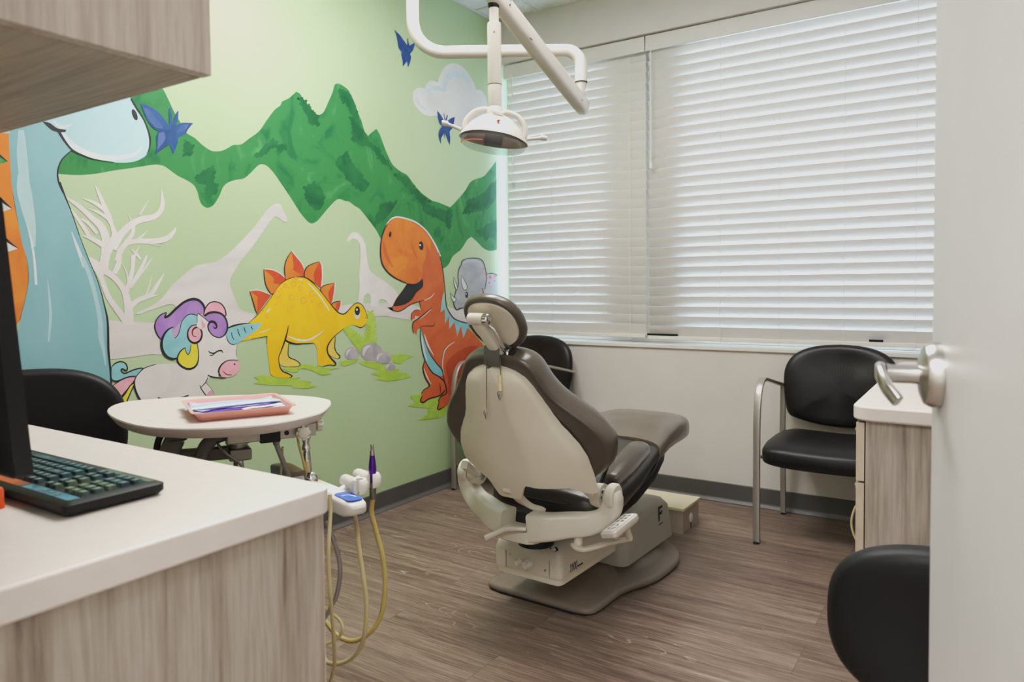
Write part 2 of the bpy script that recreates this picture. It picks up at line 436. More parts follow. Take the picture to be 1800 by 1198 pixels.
b2 = blind('wide white slatted blind behind the armchair and the door, slats half open', XSPL+.003, XR-.01, 61, .826,
      [ony(1266, 450, YB+.03).x, ony(1370, 450, YB+.03).x, ony(1484, 450, YB+.03).x, ony(1610, 450, YB+.03).x], (ony(1142, 285, YB).x, ony(1142, 292, YB).z))
# dark strips added for the see-through gaps above the wide blind's bottom rail
for px in ((1136, 1190), (1527, 1552)):
    xa = ony(px[0], 600, YB+.03).x - b2.location.x; xb = ony(px[1], 600, YB+.03).x - b2.location.x
    MB().box(xa, xb, -.020, -.012, .021, .032).build('gap_strip', M['black_plastic'], b2, bevel=.001)

# ------------------------------------------------------------------ door, open into the room on the right
fe = Vector((-.0555, 1.075, 0)); dd = Vector((.205, -.979, 0)).normalized(); dn = Vector((-dd.y*-1*-1, 0, 0))
dn = Vector((dd.y, -dd.x, 0))     # towards the room, left of the leaf
door = bpy.data.objects.new('door_1', None); COL.objects.link(door); door['kind'] = 'structure'
door.matrix_world = Matrix(((dd.x, dn.x, 0, fe.x), (dd.y, dn.y, 0, fe.y), (0, 0, 1, 0), (0, 0, 0, 1)))
MB().box(0, .92, -.045, 0, .01, 2.1).build('door_leaf', M['door_paint'], door, smooth=0, bevel=.002)
hz = 1.0
hm = MB(); hm.lathe([(.0,-.001),(.040,0),(.040,.010),(.036,.017),(.026,.021),(.015,.023),(.0,.0235)], (.052,0,hz), (0,1,0), 32)
rose = hm.build('door_rose', M['steel'], door)
hm = MB(); hm.lathe([(.0,.02),(.0125,.02),(.0115,.03),(.0115,.052),(.0125,.058),(.0,.06)], (.052,0,hz), (0,1,0), 20)
hm.build('door_spindle', M['steel'], door)
hm = MB(); hm.beam([(.040,.063,hz),(.06,.066,hz+.003),(.08,.066,hz-.001),(.098,.062,hz-.012),(.112,.052,hz-.026)], [.013,.012,.011,.010,.009], [.026,.024,.021,.019,.016], smooth=5, c=.45)
hm.build('door_handle', M['steel'], door)
MB().box(-.001, .0015, -.034, -.011, hz-.06, hz+.06).build('latch_plate', M['steel'], door, smooth=0)
# ================================================================== painted mural on the left wall
plain('mural_ink', (26,27,28), .6, var=.03)
paint2('mural_green', (32,102,60), (54,124,68), (4,5,4), (78,144,82), dist=2)
paint2('mural_dark_green', (26,88,54), (38,104,62), (8,8,8))
paint2('mural_blue', (116,164,170), (134,180,184), (2,2,1), dist=.8)
paint2('mural_pale_blue', (160,200,206), (176,212,216), (3,3,2), dist=.8)
paint2('mural_highlight', (196,212,212), (214,222,220), (6,6,6))
paint2('mural_streak', (158,194,196), (172,202,204), (6,6,2))
paint2('mural_butterfly', (38,66,116), (48,80,134), (14,14,14))
paint2('mural_butterfly_light', (78,98,152), (64,86,142), (14,14,14))
paint2('mural_white', (212,205,200), (222,216,212), (5,5,5))
paint2('mural_stone_white', (200,195,190), (214,208,203), (5,2,9))
paint2('mural_cloud', (208,208,206), (218,219,217), (4,4,4))
paint2('mural_cloud_blue', (198,214,216), (186,207,212), (9,9,9))
paint2('mural_orange', (206,102,46), (220,128,54), (5,5,5), dist=1)
paint2('mural_rust', (194,88,50), (206,104,58), (5,5,5), dist=1)
paint2('mural_deep_rust', (166,66,38), (188,82,48), (5,5,5), dist=1)
paint2('mural_red', (198,72,44), (208,84,50), (9,9,9))
paint2('mural_yellow', (232,176,24), (238,190,36), (5,5,5))
paint2('mural_straw', (222,184,80), (230,198,100), (6,6,6))
paint2('mural_peach', (228,150,70), (232,140,78), (9,9,9))
paint2('mural_purple', (146,106,176), (164,126,190), (6,6,6))
paint2('mural_mauve', (170,134,176), (182,150,186), (6,6,6))
paint2('mural_pink', (222,150,164), (232,168,178), (6,6,6))
paint2('mural_rose', (214,92,120), (222,112,136), (6,6,6))
paint2('mural_lemon', (216,196,50), (224,206,72), (6,6,6))
paint2('mural_sky', (120,180,188), (136,192,198), (6,6,6))
paint2('mural_grey', (150,152,158), (172,174,178), (6,6,6))
paint2('mural_slate', (172,180,190), (184,190,198), (4,4,4))
paint2('mural_rock', (150,146,150), (176,172,174), (10,10,10))
paint2('mural_grass', (150,186,66), (168,198,84), (3,12,16))

CROP = dict(A=(0,140,5.99), B=(90,290,5.99), C=(100,450,5.99), D=(180,510,5.99), E=(400,420,5.99), G=(420,560,5.625),
            H=(640,370,5.988), I=(680,540,5.99), J=(230,130,4.4375), K=(560,200,4.279), L=(280,340,4.091), Q=(680,40,5.445), P=(0,300,5.987), X=(0,0,1))
def px(k, pts):
    x0, y0, s = CROP[k]
    return [(x0+p[0]/s, y0+p[1]/s) + tuple(q/s for q in p[2:3]) for p in pts]
mural = thing('wall_mural', 'painted cartoon mural of dinosaurs, unicorn and green mountains covering the green wall', 'mural', (XL, 0, 0))
YMAX = YB-.001
class Paint:
    """flat shapes of paint on the plane of the left wall, each a hair above the last"""
    lay = [0]
    def __init__(s, name, label): s.mb = MB(); s.mats = []; s.name = name; s.label = label
    def _m(s, mat):
        if mat not in s.mats: s.mats.append(mat)
        s.mb.m = s.mats.index(mat)
    def _put(s, poly, faces=None):
        Paint.lay[0] += 1; off = .0003 + Paint.lay[0]*.000005
        v = []
        for x, y in poly:
            p = onx(x, y, XL); v.append((off, min(p.y, YMAX), max(p.z, .1)))
        s.mb.add(v, faces or [tuple(range(len(v)))])
    def fill(s, mat, k, pts, corner=50, sm=5, ink=0):
        q = [Vector((x, y, 0)) for x, y in [p[:2] for p in px(k, pts)]]
        c = catmull(q, sm, True, corner) if sm else q
        s._m(mat); s._put([(p.x, p.y) for p in c])
        if ink: s.line(k, pts + [pts[0]], ink, corner=corner)
        return s
    def line(s, k, pts, w=None, mat='mural_ink', corner=75, sm=5, taper=True):
        """brush stroke; a third number per point is its width in crop units"""
        if len(pts[0]) < 3:
            n = len(pts); w = w or 10
            pts = [(p[0], p[1], w*(1 if not taper or 0 < i < n-1 else .45)) for i, p in enumerate(pts)]
        q = px(k, pts); c = catmull([Vector((a[0], a[1], a[2])) for a in q], sm, False, None)
        n = len(c); Lp, Rp = [], []
        for i in range(n):
            t = c[min(i+1, n-1)] - c[max(i-1, 0)]; t = Vector((t.x, t.y)); t = t.normalized() if t.length > 0 else Vector((1,0))
            h = max(.12, c[i].z/2); nx, ny = -t.y*h, t.x*h
            Lp.append((c[i].x+nx, c[i].y+ny)); Rp.append((c[i].x-nx, c[i].y-ny))
        s._m(mat); s._put(Lp+Rp, [(i, i+1, n+i+1, n+i) for i in range(n-1)])
        return s
    def dot(s, mat, k, cx, cy, rx, ry, rot=0, seg=20):
        a = R(rot); pts = []
        for i in range(seg):
            t = 2*math.pi*i/seg; x, y = rx*math.cos(t), ry*math.sin(t)
            pts.append((cx+x*math.cos(a)-y*math.sin(a), cy+x*math.sin(a)+y*math.cos(a)))
        s._m(mat); s._put([p[:2] for p in px(k, pts)]); return s
    def ring(s, mat, k, cx, cy, r, w, a0=0, a1=330):
        return s.line(k, [(cx+r*math.cos(R(a0+(a1-a0)*i/9)), cy+r*1.15*math.sin(R(a0+(a1-a0)*i/9)), w) for i in range(10)], mat=mat, sm=2)
    def done(s):
        o = s.mb.build(s.name, [M[m] for m in s.mats], mural, smooth=0); o['label'] = s.label; return o

def hatch(p, k, pts, ang=-55):
    """a dark patch laid down as parallel brush strokes with ragged ends"""
    s_ = CROP[k][2]; ca, sa = math.cos(R(ang)), math.sin(R(ang))
    loc = [(x*ca+y*sa, -x*sa+y*ca) for x, y in pts]; st = 4.2*s_
    y = min(q[1] for q in loc) + st*.4; hi = max(q[1] for q in loc)
    while y < hi:
        xs = []
        for i in range(len(loc)):
            (xa, ya), (xb, yb) = loc[i], loc[(i+1) % len(loc)]
            if (ya <= y) != (yb <= y): xs.append(xa+(xb-xa)*(y-ya)/(yb-ya))
        xs.sort()
        for a, b_ in zip(xs[::2], xs[1::2]):
            if b_-a < 2*s_: continue
            a -= random.uniform(-1.5, 3)*s_; b_ += random.uniform(-1.5, 3)*s_; q = []
            for t, w_ in ((0,.5),(.12,1.1),(.5,1.35),(.88,1.1),(1,.4)):
                xx = a+(b_-a)*t; yy = y+random.uniform(-.4,.4)*s_; q.append((xx*ca-yy*sa, xx*sa+yy*ca, w_*st))
            p.line(k, q, mat='mural_dark_green', sm=3)
        y += st
# --- mountains
p = Paint('painted_mountains', 'painted green mountain range')
up = px('J', [(60,150),(200,60),(255,125),(300,215),(340,300),(385,375),(430,455),(500,500),(560,555),(620,595),(660,603),(710,598),(760,575),(800,553),(860,548),(920,505),(1000,445),(1060,360),(1120,280),(1165,245),(1180,215),(1230,190),(1265,160),(1290,137),(1320,155),(1360,220),(1420,290),(1460,318),(1500,300),(1530,240),(1570,150),(1590,85),(1615,73),(1660,95),(1700,130),(1740,210)])
up += px('K', [(300,0),(325,60),(345,130),(372,165),(405,135),(435,112),(460,155),(490,235),(520,310),(560,385),(620,435),(665,460),(710,520),(770,590),(850,650),(900,665),(960,690),(990,702),(1040,650),(1100,580),(1140,515),(1180,490),(1240,470),(1290,415),(1340,350),(1390,325),(1415,310),(1425,1005),(1370,1015),(1290,1030),(1240,1010),(1190,960),(1150,925),(1120,945),(1070,1020),(1010,1070),(985,1120),(960,1150),(930,1160),(850,1100),(700,1050),(560,1000),(475,945),(430,870),(370,790),(310,715),(270,690),(230,660),(200,655),(160,640),(130,650),(80,700)])
up += px('J', [(1464,1135),(1440,1155),(1410,1165),(1380,1150),(1320,1080),(1250,970),(1170,850),(1110,765),(1060,715),(1020,703),(990,715),(930,775),(880,815),(820,825),(760,845),(720,880),(690,950),(650,1015),(620,1038),(590,1042),(555,1020),(535,980),(520,920),(490,865),(440,830),(370,795),(320,760),(260,718),(200,705),(120,715)])
up += px('A', [(1378,930),(1200,955),(1000,990),(800,1003),(560,985),(500,700),(900,400)])
p.fill('mural_green', 'X', up, corner=62)
for k, pts in (('J',[(500,810),(560,750),(640,715),(660,760),(640,850),(690,860),(660,930),(610,970),(570,940),(590,870),(520,860)]),
               ('J',[(1350,880),(1430,840),(1500,900),(1520,960),(1480,1060),(1430,1065),(1370,990)]),
               ('J',[(960,640),(1060,540),(1110,490),(1150,540),(1080,600),(1000,655)]), ('J',[(420,510),(490,560),(470,640),(410,640)]),
               ('J',[(1600,690),(1680,600),(1720,690),(1775,760),(1760,850),(1680,790)]), ('J',[(1300,190),(1340,180),(1460,330),(1470,400),(1400,400),(1350,280)]),
               ('J',[(1610,110),(1690,130),(1775,300),(1775,560),(1720,500),(1760,420),(1700,260),(1640,210)]), ('J',[(1120,560),(1200,540),(1215,590),(1160,610)]),
               ('K',[(240,20),(300,30),(345,170),(420,230),(500,330),(560,420),(480,380),(400,260),(300,230),(250,160)]),
               ('K',[(130,360),(210,270),(250,380),(380,520),(330,590),(210,500)]), ('K',[(420,800),(470,680),(590,650),(520,760),(440,840)]),
               ('K',[(740,620),(840,690),(960,740),(1010,700),(990,860),(920,800),(800,740)]), ('K',[(1180,890),(1280,820),(1385,770),(1385,880),(1260,950)]),
               ('K',[(1130,640),(1250,590),(1370,450),(1390,560),(1260,720),(1080,760)]), ('K',[(560,440),(660,470),(760,600),(860,680),(760,650),(640,540)])):
    hatch(p, k, pts)
p.done()
# --- cloud
p = Paint('painted_cloud', 'painted white cloud')
p.fill('mural_cloud', 'Q', [(245,690),(255,650),(290,625),(330,620),(362,630),(368,600),(400,562),(440,555),(485,572),(495,530),(530,450),(580,400),(640,388),(700,405),(750,450),(800,520),(835,590),(850,640),(900,650),(935,690),(955,760),(958,830),(930,900),(870,950),(720,1000),(640,995),(560,960),(480,890),(410,895),(340,870),(280,810),(250,750)], 60)
p.line('Q', [(550,650,30),(560,570,50),(610,500,60),(690,490,60),(760,530,45),(795,620,20)], mat='mural_cloud_blue').line('Q', [(380,660,20),(430,630,45),(500,630,40),(550,660,15)], mat='mural_cloud_blue').line('Q', [(280,710,8),(310,780,22),(380,840,8)], mat='mural_cloud_blue')
p.done()
# --- pale tree and stones
p = Paint('painted_tree', 'painted bare white tree')
p.fill('mural_stone_white', 'C', [(530,690),(620,680),(720,700),(800,690),(1040,705),(1110,720),(1110,1020),(1000,1030),(800,1060),(560,1085)], 90)
for k, pts in (('B',[(540,1150,110),(560,1000,95),(580,880,105),(570,760,85),(520,640,78),(430,560,58),(300,440,48),(160,345,20)]),
    ('B',[(590,900,95),(665,760,75),(640,640,42),(600,540,62),(560,440,48),(500,300,32),(455,205,6)]), ('B',[(570,480,42),(460,400,36),(330,350,8)]),
    ('B',[(600,570,32),(500,500,28),(390,458,6)]), ('B',[(640,880,95),(740,720,75),(850,620,72),(960,568,66),(1080,545,60),(1150,480,52),(1172,390,45),(1155,250,6)]),
    ('B',[(930,525,18),(980,440,14),(1030,360,4)]), ('B',[(845,590,18),(805,510,5)]),
    ('B',[(690,1010,62),(735,890,60),(800,820,52),(900,800,50),(1100,798,58),(1220,770,58),(1285,705,38),(1310,655,10)]),
    ('B',[(780,820,44),(850,730,42),(870,640,30)]), ('B',[(880,795,20),(950,750,18),(1010,690,4)]), ('B',[(540,840,55),(420,770,44),(330,745,10)]),
    ('B',[(410,770,44),(330,640,38),(260,540,34),(205,465,20)]), ('B',[(480,720,34),(390,615,32),(310,560,20)]),
    ('B',[(1040,830,6),(1110,845,10),(1170,858,4)]),
    ('C',[(330,30,60),(420,110,95),(470,240,56),(540,430,56),(640,570,66),(720,680,70)]), ('C',[(470,130,80),(590,215,60),(690,330,62),(735,450,75),(755,600,95),(750,720,110)]),
    ('C',[(600,180,50),(640,100,60),(660,0,50)]), ('C',[(720,390,54),(760,280,48),(790,150,45),(805,-10,45)]), ('C',[(770,330,40),(850,200,45),(900,100,34),(945,-10,20)]),
    ('C',[(840,240,24),(930,120,20),(1000,20,8)]), ('C',[(745,270,16),(735,180,14),(680,70,6)]), ('C',[(770,530,60),(860,460,50),(980,410,48),(1050,310,38),(1125,185,10)]),
    ('C',[(980,425,28),(1075,405,6)]), ('C',[(930,430,22),(970,320,15),(995,200,4)]), ('B',[(830,880,4),(890,930,22),(940,990,30)]), ('B',[(930,850,4),(880,940,24),(850,1080,34)])):
    p.line(k, pts, mat='mural_white', sm=4)
p.done()
# --- pale long-necks
p = Paint('painted_pale_longneck', 'large white painted long-neck dinosaur')
p.fill('mural_stone_white', 'X', px('C',[(830,605),(870,580),(980,530),(1100,445),(1200,320),(1340,190),(1450,110),(1600,70)]) + px('L',[(400,490),(470,450),(560,370),(650,275),(720,190),(780,110),(830,75),(870,78),(890,120),(920,180),(918,205),(890,200),(850,170),(830,165),(790,210),(740,280),(670,380),(590,480),(530,570),(505,630),(515,680),(545,760),(580,830),(640,855),(690,862),(640,950),(490,985),(250,900),(100,800),(50,800),(-20,825),(-90,845)]) + px('C',[(880,612)]), 70)
p.done()
p = Paint('painted_small_pale_longneck', 'small white painted long-neck dinosaur')
p.fill('mural_stone_white', 'L', [(1290,820),(1340,800),(1430,793),(1600,786),(1800,790),(1900,850),(1900,920),(1740,900),(1680,880),(1500,880),(1300,870)], 90)
p.fill('mural_stone_white', 'X', px('L',[(1750,790)]) + px('I',[(0,0),(240,0),(250,125),(200,125),(100,110),(0,95)]), 90)
p.fill('mural_stone_white', 'H', [(865,1000),(930,1030),(1000,1045),(1090,1000),(1090,1190),(960,1160),(900,1090)], 90)
p.fill('mural_white', 'L', [(1350,345),(1352,325),(1375,290),(1395,278),(1425,285),(1460,320),(1480,370),(1490,440),(1500,510),(1520,560),(1560,590),(1620,630),(1680,680),(1720,730),(1745,800),(1660,805),(1645,790),(1620,765),(1590,762),(1572,785),(1575,810),(1520,810),(1515,735),(1495,715),(1470,740),(1460,800),(1425,805),(1435,720),(1440,650),(1435,590),(1440,520),(1445,440),(1440,370),(1420,335),(1395,325),(1375,335),(1360,348)], 75)
p.done()
# --- grass and ferns
p = Paint('painted_grass', 'painted strokes of yellow-green grass')
for k, pts in (('G',[(150,575),(260,560),(420,585),(610,575),(560,600),(720,620),(690,650),(780,670),(640,690),(520,680),(540,660),(330,655),(140,640),(200,610)]),
    ('G',[(430,490),(640,450),(820,480),(1000,485),(860,510),(920,545),(800,555),(770,530),(620,490),(560,530),(460,510)]), ('G',[(990,425),(1190,390),(1150,430),(1060,465),(1000,460)]),
    ('G',[(1180,435),(1260,420),(1400,440),(1450,470),(1590,500),(1560,530),(1660,540),(1700,575),(1500,615),(1340,600),(1390,570),(1300,545),(1380,510),(1260,470)]),
    ('G',[(1500,360),(1640,350),(1730,375),(1650,400),(1600,445),(1520,430)]), ('I',[(240,935),(360,915),(620,960),(620,1040),(560,1080),(450,1060),(215,1040),(300,1000)]),
    ('I',[(420,1070),(640,1040),(610,1130),(560,1160),(320,1190),(430,1130)])):
    p.fill('mural_grass', k, pts, 60)
p.done()
p = Paint('painted_fern', 'painted bright green fern')
for k, ax in (('E',[(1500,770),(1510,900),(1500,1040),(1480,1150)]), ('E',[(1245,930),(1310,1010),(1400,1090),(1470,1170)])):
    for i in range(len(ax)-1):
        (x0, y0), (x1, y1) = ax[i], ax[i+1]
        for j in range(4):
            t = j/4; x, y = x0+(x1-x0)*t, y0+(y1-y0)*t; g = 12 + 16*(i+t)
            dx, dy = (x1-x0), (y1-y0); L_ = math.hypot(dx, dy); dx, dy = dx/L_, dy/L_
            for sg in (-1, 1):
                p.line(k, [(x+dx*20, y+dy*20, 26), (x+sg*-dy*(g+6)-dx*4, y+sg*dx*(g+6)-dy*4, 26), (x+sg*-dy*(g+26)-dx*20, y+sg*dx*(g+26)-dy*20, 8)], mat='mural_grass', sm=3)
    p.line(k, [(a, b_, 16+14*i) for i, (a, b_) in enumerate(ax)], mat='mural_grass')
p.done()
for cx, cy, rx, ry in ((1115,345,70,66), (1308,328,106,92), (1425,388,80,64), (1495,478,50,40)):
    p = Paint('painted_rock', 'painted round grey rock')
    pts = [(cx+rx*math.cos(R(a)), cy+min(ry*.86, ry*math.sin(R(a)))) for a in range(0, 360, 20)]
    p.fill('mural_rock', 'G', pts, 90)
    p.line('G', [(cx-rx*.75, cy+ry*.4, rx*.1), (cx-rx*.6, cy-ry*.35, rx*.35), (cx-rx*.1, cy-ry*.7, rx*.1)], mat='mural_stone_white'); p.done()
# --- orange animal at the picture's edge
p = Paint('painted_orange_dinosaur', 'painted orange dinosaur flank with black spikes')
p.fill('mural_orange', 'X', [(-40,230),(16,235),(19,300),(20,322),(25,355),(32,393.5),(38.4,427),(46.8,455),(50,484),(47,513),(35,563),(-40,640)], 80)
for k, a in (('P',(55,340,120,395,62,422)), ('P',(95,748,188,818,110,842)), ('A',(-10,790,78,862,-10,892))):
    p.fill('mural_stone_white' if k == 'P' else 'mural_green', k, [(a[0]-60,a[1]-40),(a[2],a[3]),(a[4]-60,a[5]+20)], 20, 0)
    p.line(k, [(a[0]-60,a[1]-50,30),(a[0],a[1]+5,26),(a[2],a[3],6)])
p.line('X', [(20,318,.6),(25,355,1.8),(32,393,1),(46.8,455,.9),(50,484,2),(47,513,1.4),(35,563,2)]); p.done()
# --- blue long-neck
p = Paint('painted_blue_longneck', 'painted light blue long-neck dinosaur')
nk = px('A',[(95,570),(92,640),(100,800),(110,950)]) + [(19,300),(20,322),(25,355),(32,393.5),(38.4,427),(46.8,455),(50,484),(47,513),(35,563),(20,640),(0,760),(0,1000),(205,900),(199,770)]
nr = px('D',[(100,1198),(95,900),(70,640),(62,380)]) + px('C',[(500,530),(430,270),(320,10)]) + px('P',[(830,670),(740,410),(690,290),(625,120),(600,0)]) + px('A',[(600,960),(650,840),(750,745),(900,500),(700,100),(300,200)])
p.fill('mural_blue', 'X', nk+nr, 80)
p.line('P', [(230,30,90),(250,200,150),(290,400,130),(330,600,90),(350,800,40)], mat='mural_streak').line('P', [(288,570,8),(330,750,20),(360,950,24),(378,1198,26)], mat='mural_highlight').line('C', [(-100,250,6),(-70,600,30),(-90,900,20)], mat='mural_streak')
p.line('P', [(750,640,8),(810,800,30),(890,1010,44)], mat='mural_highlight').line('C', [(262,10,40),(340,200,44),(410,450,46),(455,700,50),(460,850,55),(490,1000,30),(510,1150,10)], mat='mural_streak').line('A', [(220,530,60),(230,800,110),(260,1100,100)], mat='mural_streak')
p.line('A', [(750,745,10),(650,840,15),(605,960,18),(615,1080,20),(665,1198,14)]).line('P', [(625,120,22),(690,290,16),(740,410,11),(830,670,10)])
p.line('X', [(138.6,412,1.2),(153.4,451,1.4),(171.8,495,1.6),(183.5,538,2.4),(188.5,563,3.8),(189.6,590,4.2),(190.2,617,4.2),(193.5,650,3.6),(196.5,700,4.2),(197,730,4.2)])
p.fill('mural_pale_blue', 'A', [(1380,210),(1440,310),(1510,420),(1560,540),(1580,620),(1570,720),(1540,790),(1480,835),(1400,865),(1280,875),(1150,865),(1000,840),(880,800),(760,745),(680,660),(630,580),(610,545),(480,460),(300,300),(500,50),(1200,0)], 80)
p.line('A', [(660,560,30),(760,690,60),(920,780,60),(1150,825,55),(1400,790,40),(1500,700,10)], mat='mural_highlight').line('A', [(560,430,10),(640,500,40),(760,470,10)], mat='mural_highlight')
p.line('A', [(1375,200,22),(1440,310,22),(1510,420,18),(1558,540,20),(1577,630,22),(1570,720,14),(1540,785,4)]).line('A', [(615,545,34),(680,650,26),(760,742,22),(880,800,14),(1000,840,11),(1200,870,5)])
p.fill('mural_ink', 'A', [(440,440),(520,455),(600,510),(695,527),(685,552),(600,552),(530,525)], 60)
p.dot('mural_ink', 'A', 1415, 370, 26, 63, -20); p.done()
# --- butterflies
for lab, k, body, light in (
    ('large blue painted butterfly at the long-neck\'s snout', 'J', [(75,230),(140,250),(215,300),(270,365),(300,405),(295,270),(310,262),(318,330),(320,400),(335,340),(360,290),(370,292),(365,350),(350,400),(400,380),(485,383),(445,430),(420,470),(365,495),(362,540),(330,625),(310,580),(300,550),(250,580),(187,628),(200,560),(195,490),(215,445),(170,420),(125,360),(95,290)],
        ([(95,260),(150,285),(190,340),(240,400),(250,425),(200,420),(150,370),(115,310)], [(215,460),(255,450),(268,500),(240,550),(205,590)], [(350,460),(400,400),(450,390),(420,440)])),
    ('small blue painted butterfly above the cloud', 'Q', [(67,65),(120,115),(160,170),(192,215),(193,150),(202,150),(203,200),(208,180),(214,220),(270,185),(250,260),(220,300),(230,330),(220,380),(200,428),(190,370),(150,420),(148,360),(135,310),(140,280),(110,240),(100,180),(85,110)], ()),
    ('blue painted butterfly below the cloud', 'Q', [(478,838),(520,890),(555,965),(540,868),(547,866),(558,930),(573,880),(582,885),(565,960),(600,920),(648,900),(640,960),(625,1010),(600,1040),(605,1100),(600,1175),(570,1100),(558,1060),(552,1115),(545,1060),(520,1100),(515,1160),(495,1100),(495,1040),(525,990),(500,960),(485,900)], ())):
    p = Paint('painted_butterfly', lab); p.fill('mural_butterfly', k, body, 45)
    for l in light: p.fill('mural_butterfly_light', k, l, 60)
    p.done()
# --- stegosaurus
p = Paint('painted_stegosaurus', 'painted yellow stegosaurus with red back plates')
for pl, sp in (([(232,550),(300,540),(370,555),(455,590),(310,790),(290,740),(260,640)], 3), ([(380,318),(460,325),(540,360),(600,410),(615,425),(560,480),(470,580),(430,540),(400,480),(385,400)], 4),
           ([(670,125),(720,190),(770,250),(798,310),(800,385),(720,410),(620,430),(600,370),(598,290),(620,210)], 3), ([(965,235),(985,280),(990,400),(980,520),(920,470),(850,420),(805,395),(820,310),(880,265)], 3),
           ([(1125,460),(1120,540),(1105,620),(1085,690),(1030,620),(975,535),(1010,490)], 2), ([(1188,650),(1185,700),(1165,755),(1130,735),(1092,692),(1120,665)], 2)):
    n = len(pl); h = pl[:sp+1]
    p.line('E', [(x+5, y-4, 10) for x, y in h], mat='mural_highlight'); p.fill('mural_red', 'E', pl, 55)
    cx = sum(a for a, _ in pl)/n; cy = sum(b_ for _, b_ in pl)/n
    lf = [pl[0]] + pl[::-1][:n-sp-1]
    p.fill('mural_orange', 'E', lf + [(cx-6, cy+30), (cx, cy-20)], 60)
    p.line('E', [(x, y, 10 if 0 < i < len(lf)-1 else 5) for i, (x, y) in enumerate(lf)])
p.fill('mural_straw', 'G', [(455,200),(490,240),(480,350),(500,385),(560,410),(600,450),(580,470),(500,472),(430,465),(400,440),(395,390),(420,290)], 70)
p.line('G', [(490,245,8),(482,350,9),(500,385,12),(560,410,10),(602,448,10),(580,470,6),(500,473,4)])
p.fill('mural_straw', 'G', [(950,170),(945,290),(960,330),(995,370),(990,390),(940,385),(900,360),(870,310),(880,240)], 70).line('G', [(950,175,6),(945,290,10),(962,332,10),(997,372,12),(980,392,6)])
body = px('E', [(140,1072),(200,900),(310,800),(400,690),(470,590),(530,500),(600,440),(680,405),(750,397),(820,410),(880,450),(960,530),(1040,630),(1110,720),(1160,770),(1210,790),(1250,770),(1300,715),(1340,680),(1380,672),(1420,700),(1455,770),(1468,830),(1455,890),(1420,925),(1390,930),(1350,910),(1300,905),(1240,925),(1180,970),(1130,1020),(1070,1080)])
body += px('G', [(868,300),(880,350),(910,400),(955,440),(945,460),(900,455),(830,470),(780,460),(775,400),(770,310),(755,260),(730,240),(650,240),(560,245),(500,235),(455,208),(425,290),(392,380),(400,470),(430,520),(480,540),(522,562),(500,578),(430,582),(360,575),(310,545),(300,480),(285,350),(275,250),(275,175),(200,185),(100,205)])
p.fill('mural_yellow', 'X', body, 55)
p.line('E', [(215,885,4),(310,800,7),(400,690,7),(470,590,6),(530,500,6),(600,440,8),(680,405,8),(750,397,8),(820,410,8),(880,450,8),(960,530,7),(1040,630,7),(1110,720,10),(1160,770,12),(1210,790,14),(1250,770,12),(1300,715,9),(1340,680,9),(1380,672,9),(1420,700,8),(1455,770,6),(1468,830,4)])
p.line('E', [(1455,890,4),(1420,925,8),(1390,930,9),(1350,910,6)]).line('G', [(1030,98,4),(950,165,8),(895,230,12),(870,290,14),(880,350,14),(915,400,18),(952,440,18),(940,460,10),(890,455,8),(830,470,8)])
p.line('G', [(487,65,6),(475,130,12),(450,220,16),(410,330,10),(390,385,8),(400,470,10),(430,518,14),(480,540,14),(522,565,10),(500,580,6)]).line('G', [(450,208,18),(500,235,20),(570,248,14),(650,243,10),(735,240,6)]).line('G', [(275,172,7),(200,185,5),(120,200,4)]).line('G', [(275,175,6),(272,250,4)])
for x, y, r_ in ((690,475,22),(765,520,20),(670,615,25),(795,645,28),(885,575,25),(525,580,30),(510,685,10),(885,655,12),(670,715,10),(605,490,16),(410,810,16),(975,695,16)): p.ring('mural_peach', 'E', x, y, r_, 8)
for x, y, r_ in ((785,465,9),(715,410,16),(640,512,7),(560,525,8),(370,755,8),(590,580,5),(700,720,5),(920,590,6),(585,700,7)): p.dot('mural_peach', 'E', x, y, r_, r_)
p.line('E', [(630,1020,6),(720,1055,16),(830,1065,18),(930,1020,14),(1010,960,5)], mat='mural_highlight').line('E', [(840,460,6),(900,520,12),(960,590,12),(1030,690,10),(1070,755,5)], mat='mural_highlight').line('E', [(330,985,4),(380,970,10),(440,945,3)], mat='mural_highlight').line('E', [(410,770,14),(445,730,8)], mat='mural_highlight').line('E', [(740,430,4),(765,427,9),(785,430,4)], mat='mural_highlight').line('G', [(755,215,4),(785,240,16),(792,300,6)], mat='mural_straw')
p.dot('mural_cloud', 'E', 1362, 785, 31, 55).dot('mural_ink', 'E', 1363, 755, 28, 48).dot('mural_cloud', 'E', 1358, 742, 10, 12).line('E', [(1445,828,5),(1466,832,5)]); p.done()
# --- unicorn
p = Paint('painted_unicorn', 'painted white unicorn with rainbow mane')
for mat, pts, w in (('mural_sky', [(90,810),(130,770),(190,750),(240,770),(260,820),(245,845),(205,825),(195,850),(230,875),(330,835),(420,820),(370,890),(330,915),(250,920),(150,955),(90,930)], 15),
                    ('mural_pink', [(110,1000),(180,950),(260,915),(345,910),(320,970),(220,1090),(160,1150),(100,1160)], 15), ('mural_lemon', [(100,1170),(180,1150),(240,1080),(290,1000),(335,980),(305,1050),(265,1140),(230,1215),(100,1215)], 13)):
    p.fill(mat, 'D', pts, 60, ink=w)
p.fill('mural_white', 'D', [(335,940),(350,900),(440,815),(570,780),(790,770),(1000,790),(1120,900),(1090,965),(1040,1025),(1085,1100),(1060,1215),(440,1215),(370,1120),(340,1030)], 80)
p.fill('mural_white', 'D', [(1085,970),(1130,1020),(1175,1090),(1085,1110),(1035,1020)], 60).fill('mural_pink', 'D', [(1130,1050),(1152,1052),(1178,1100),(1080,1110)], 50)
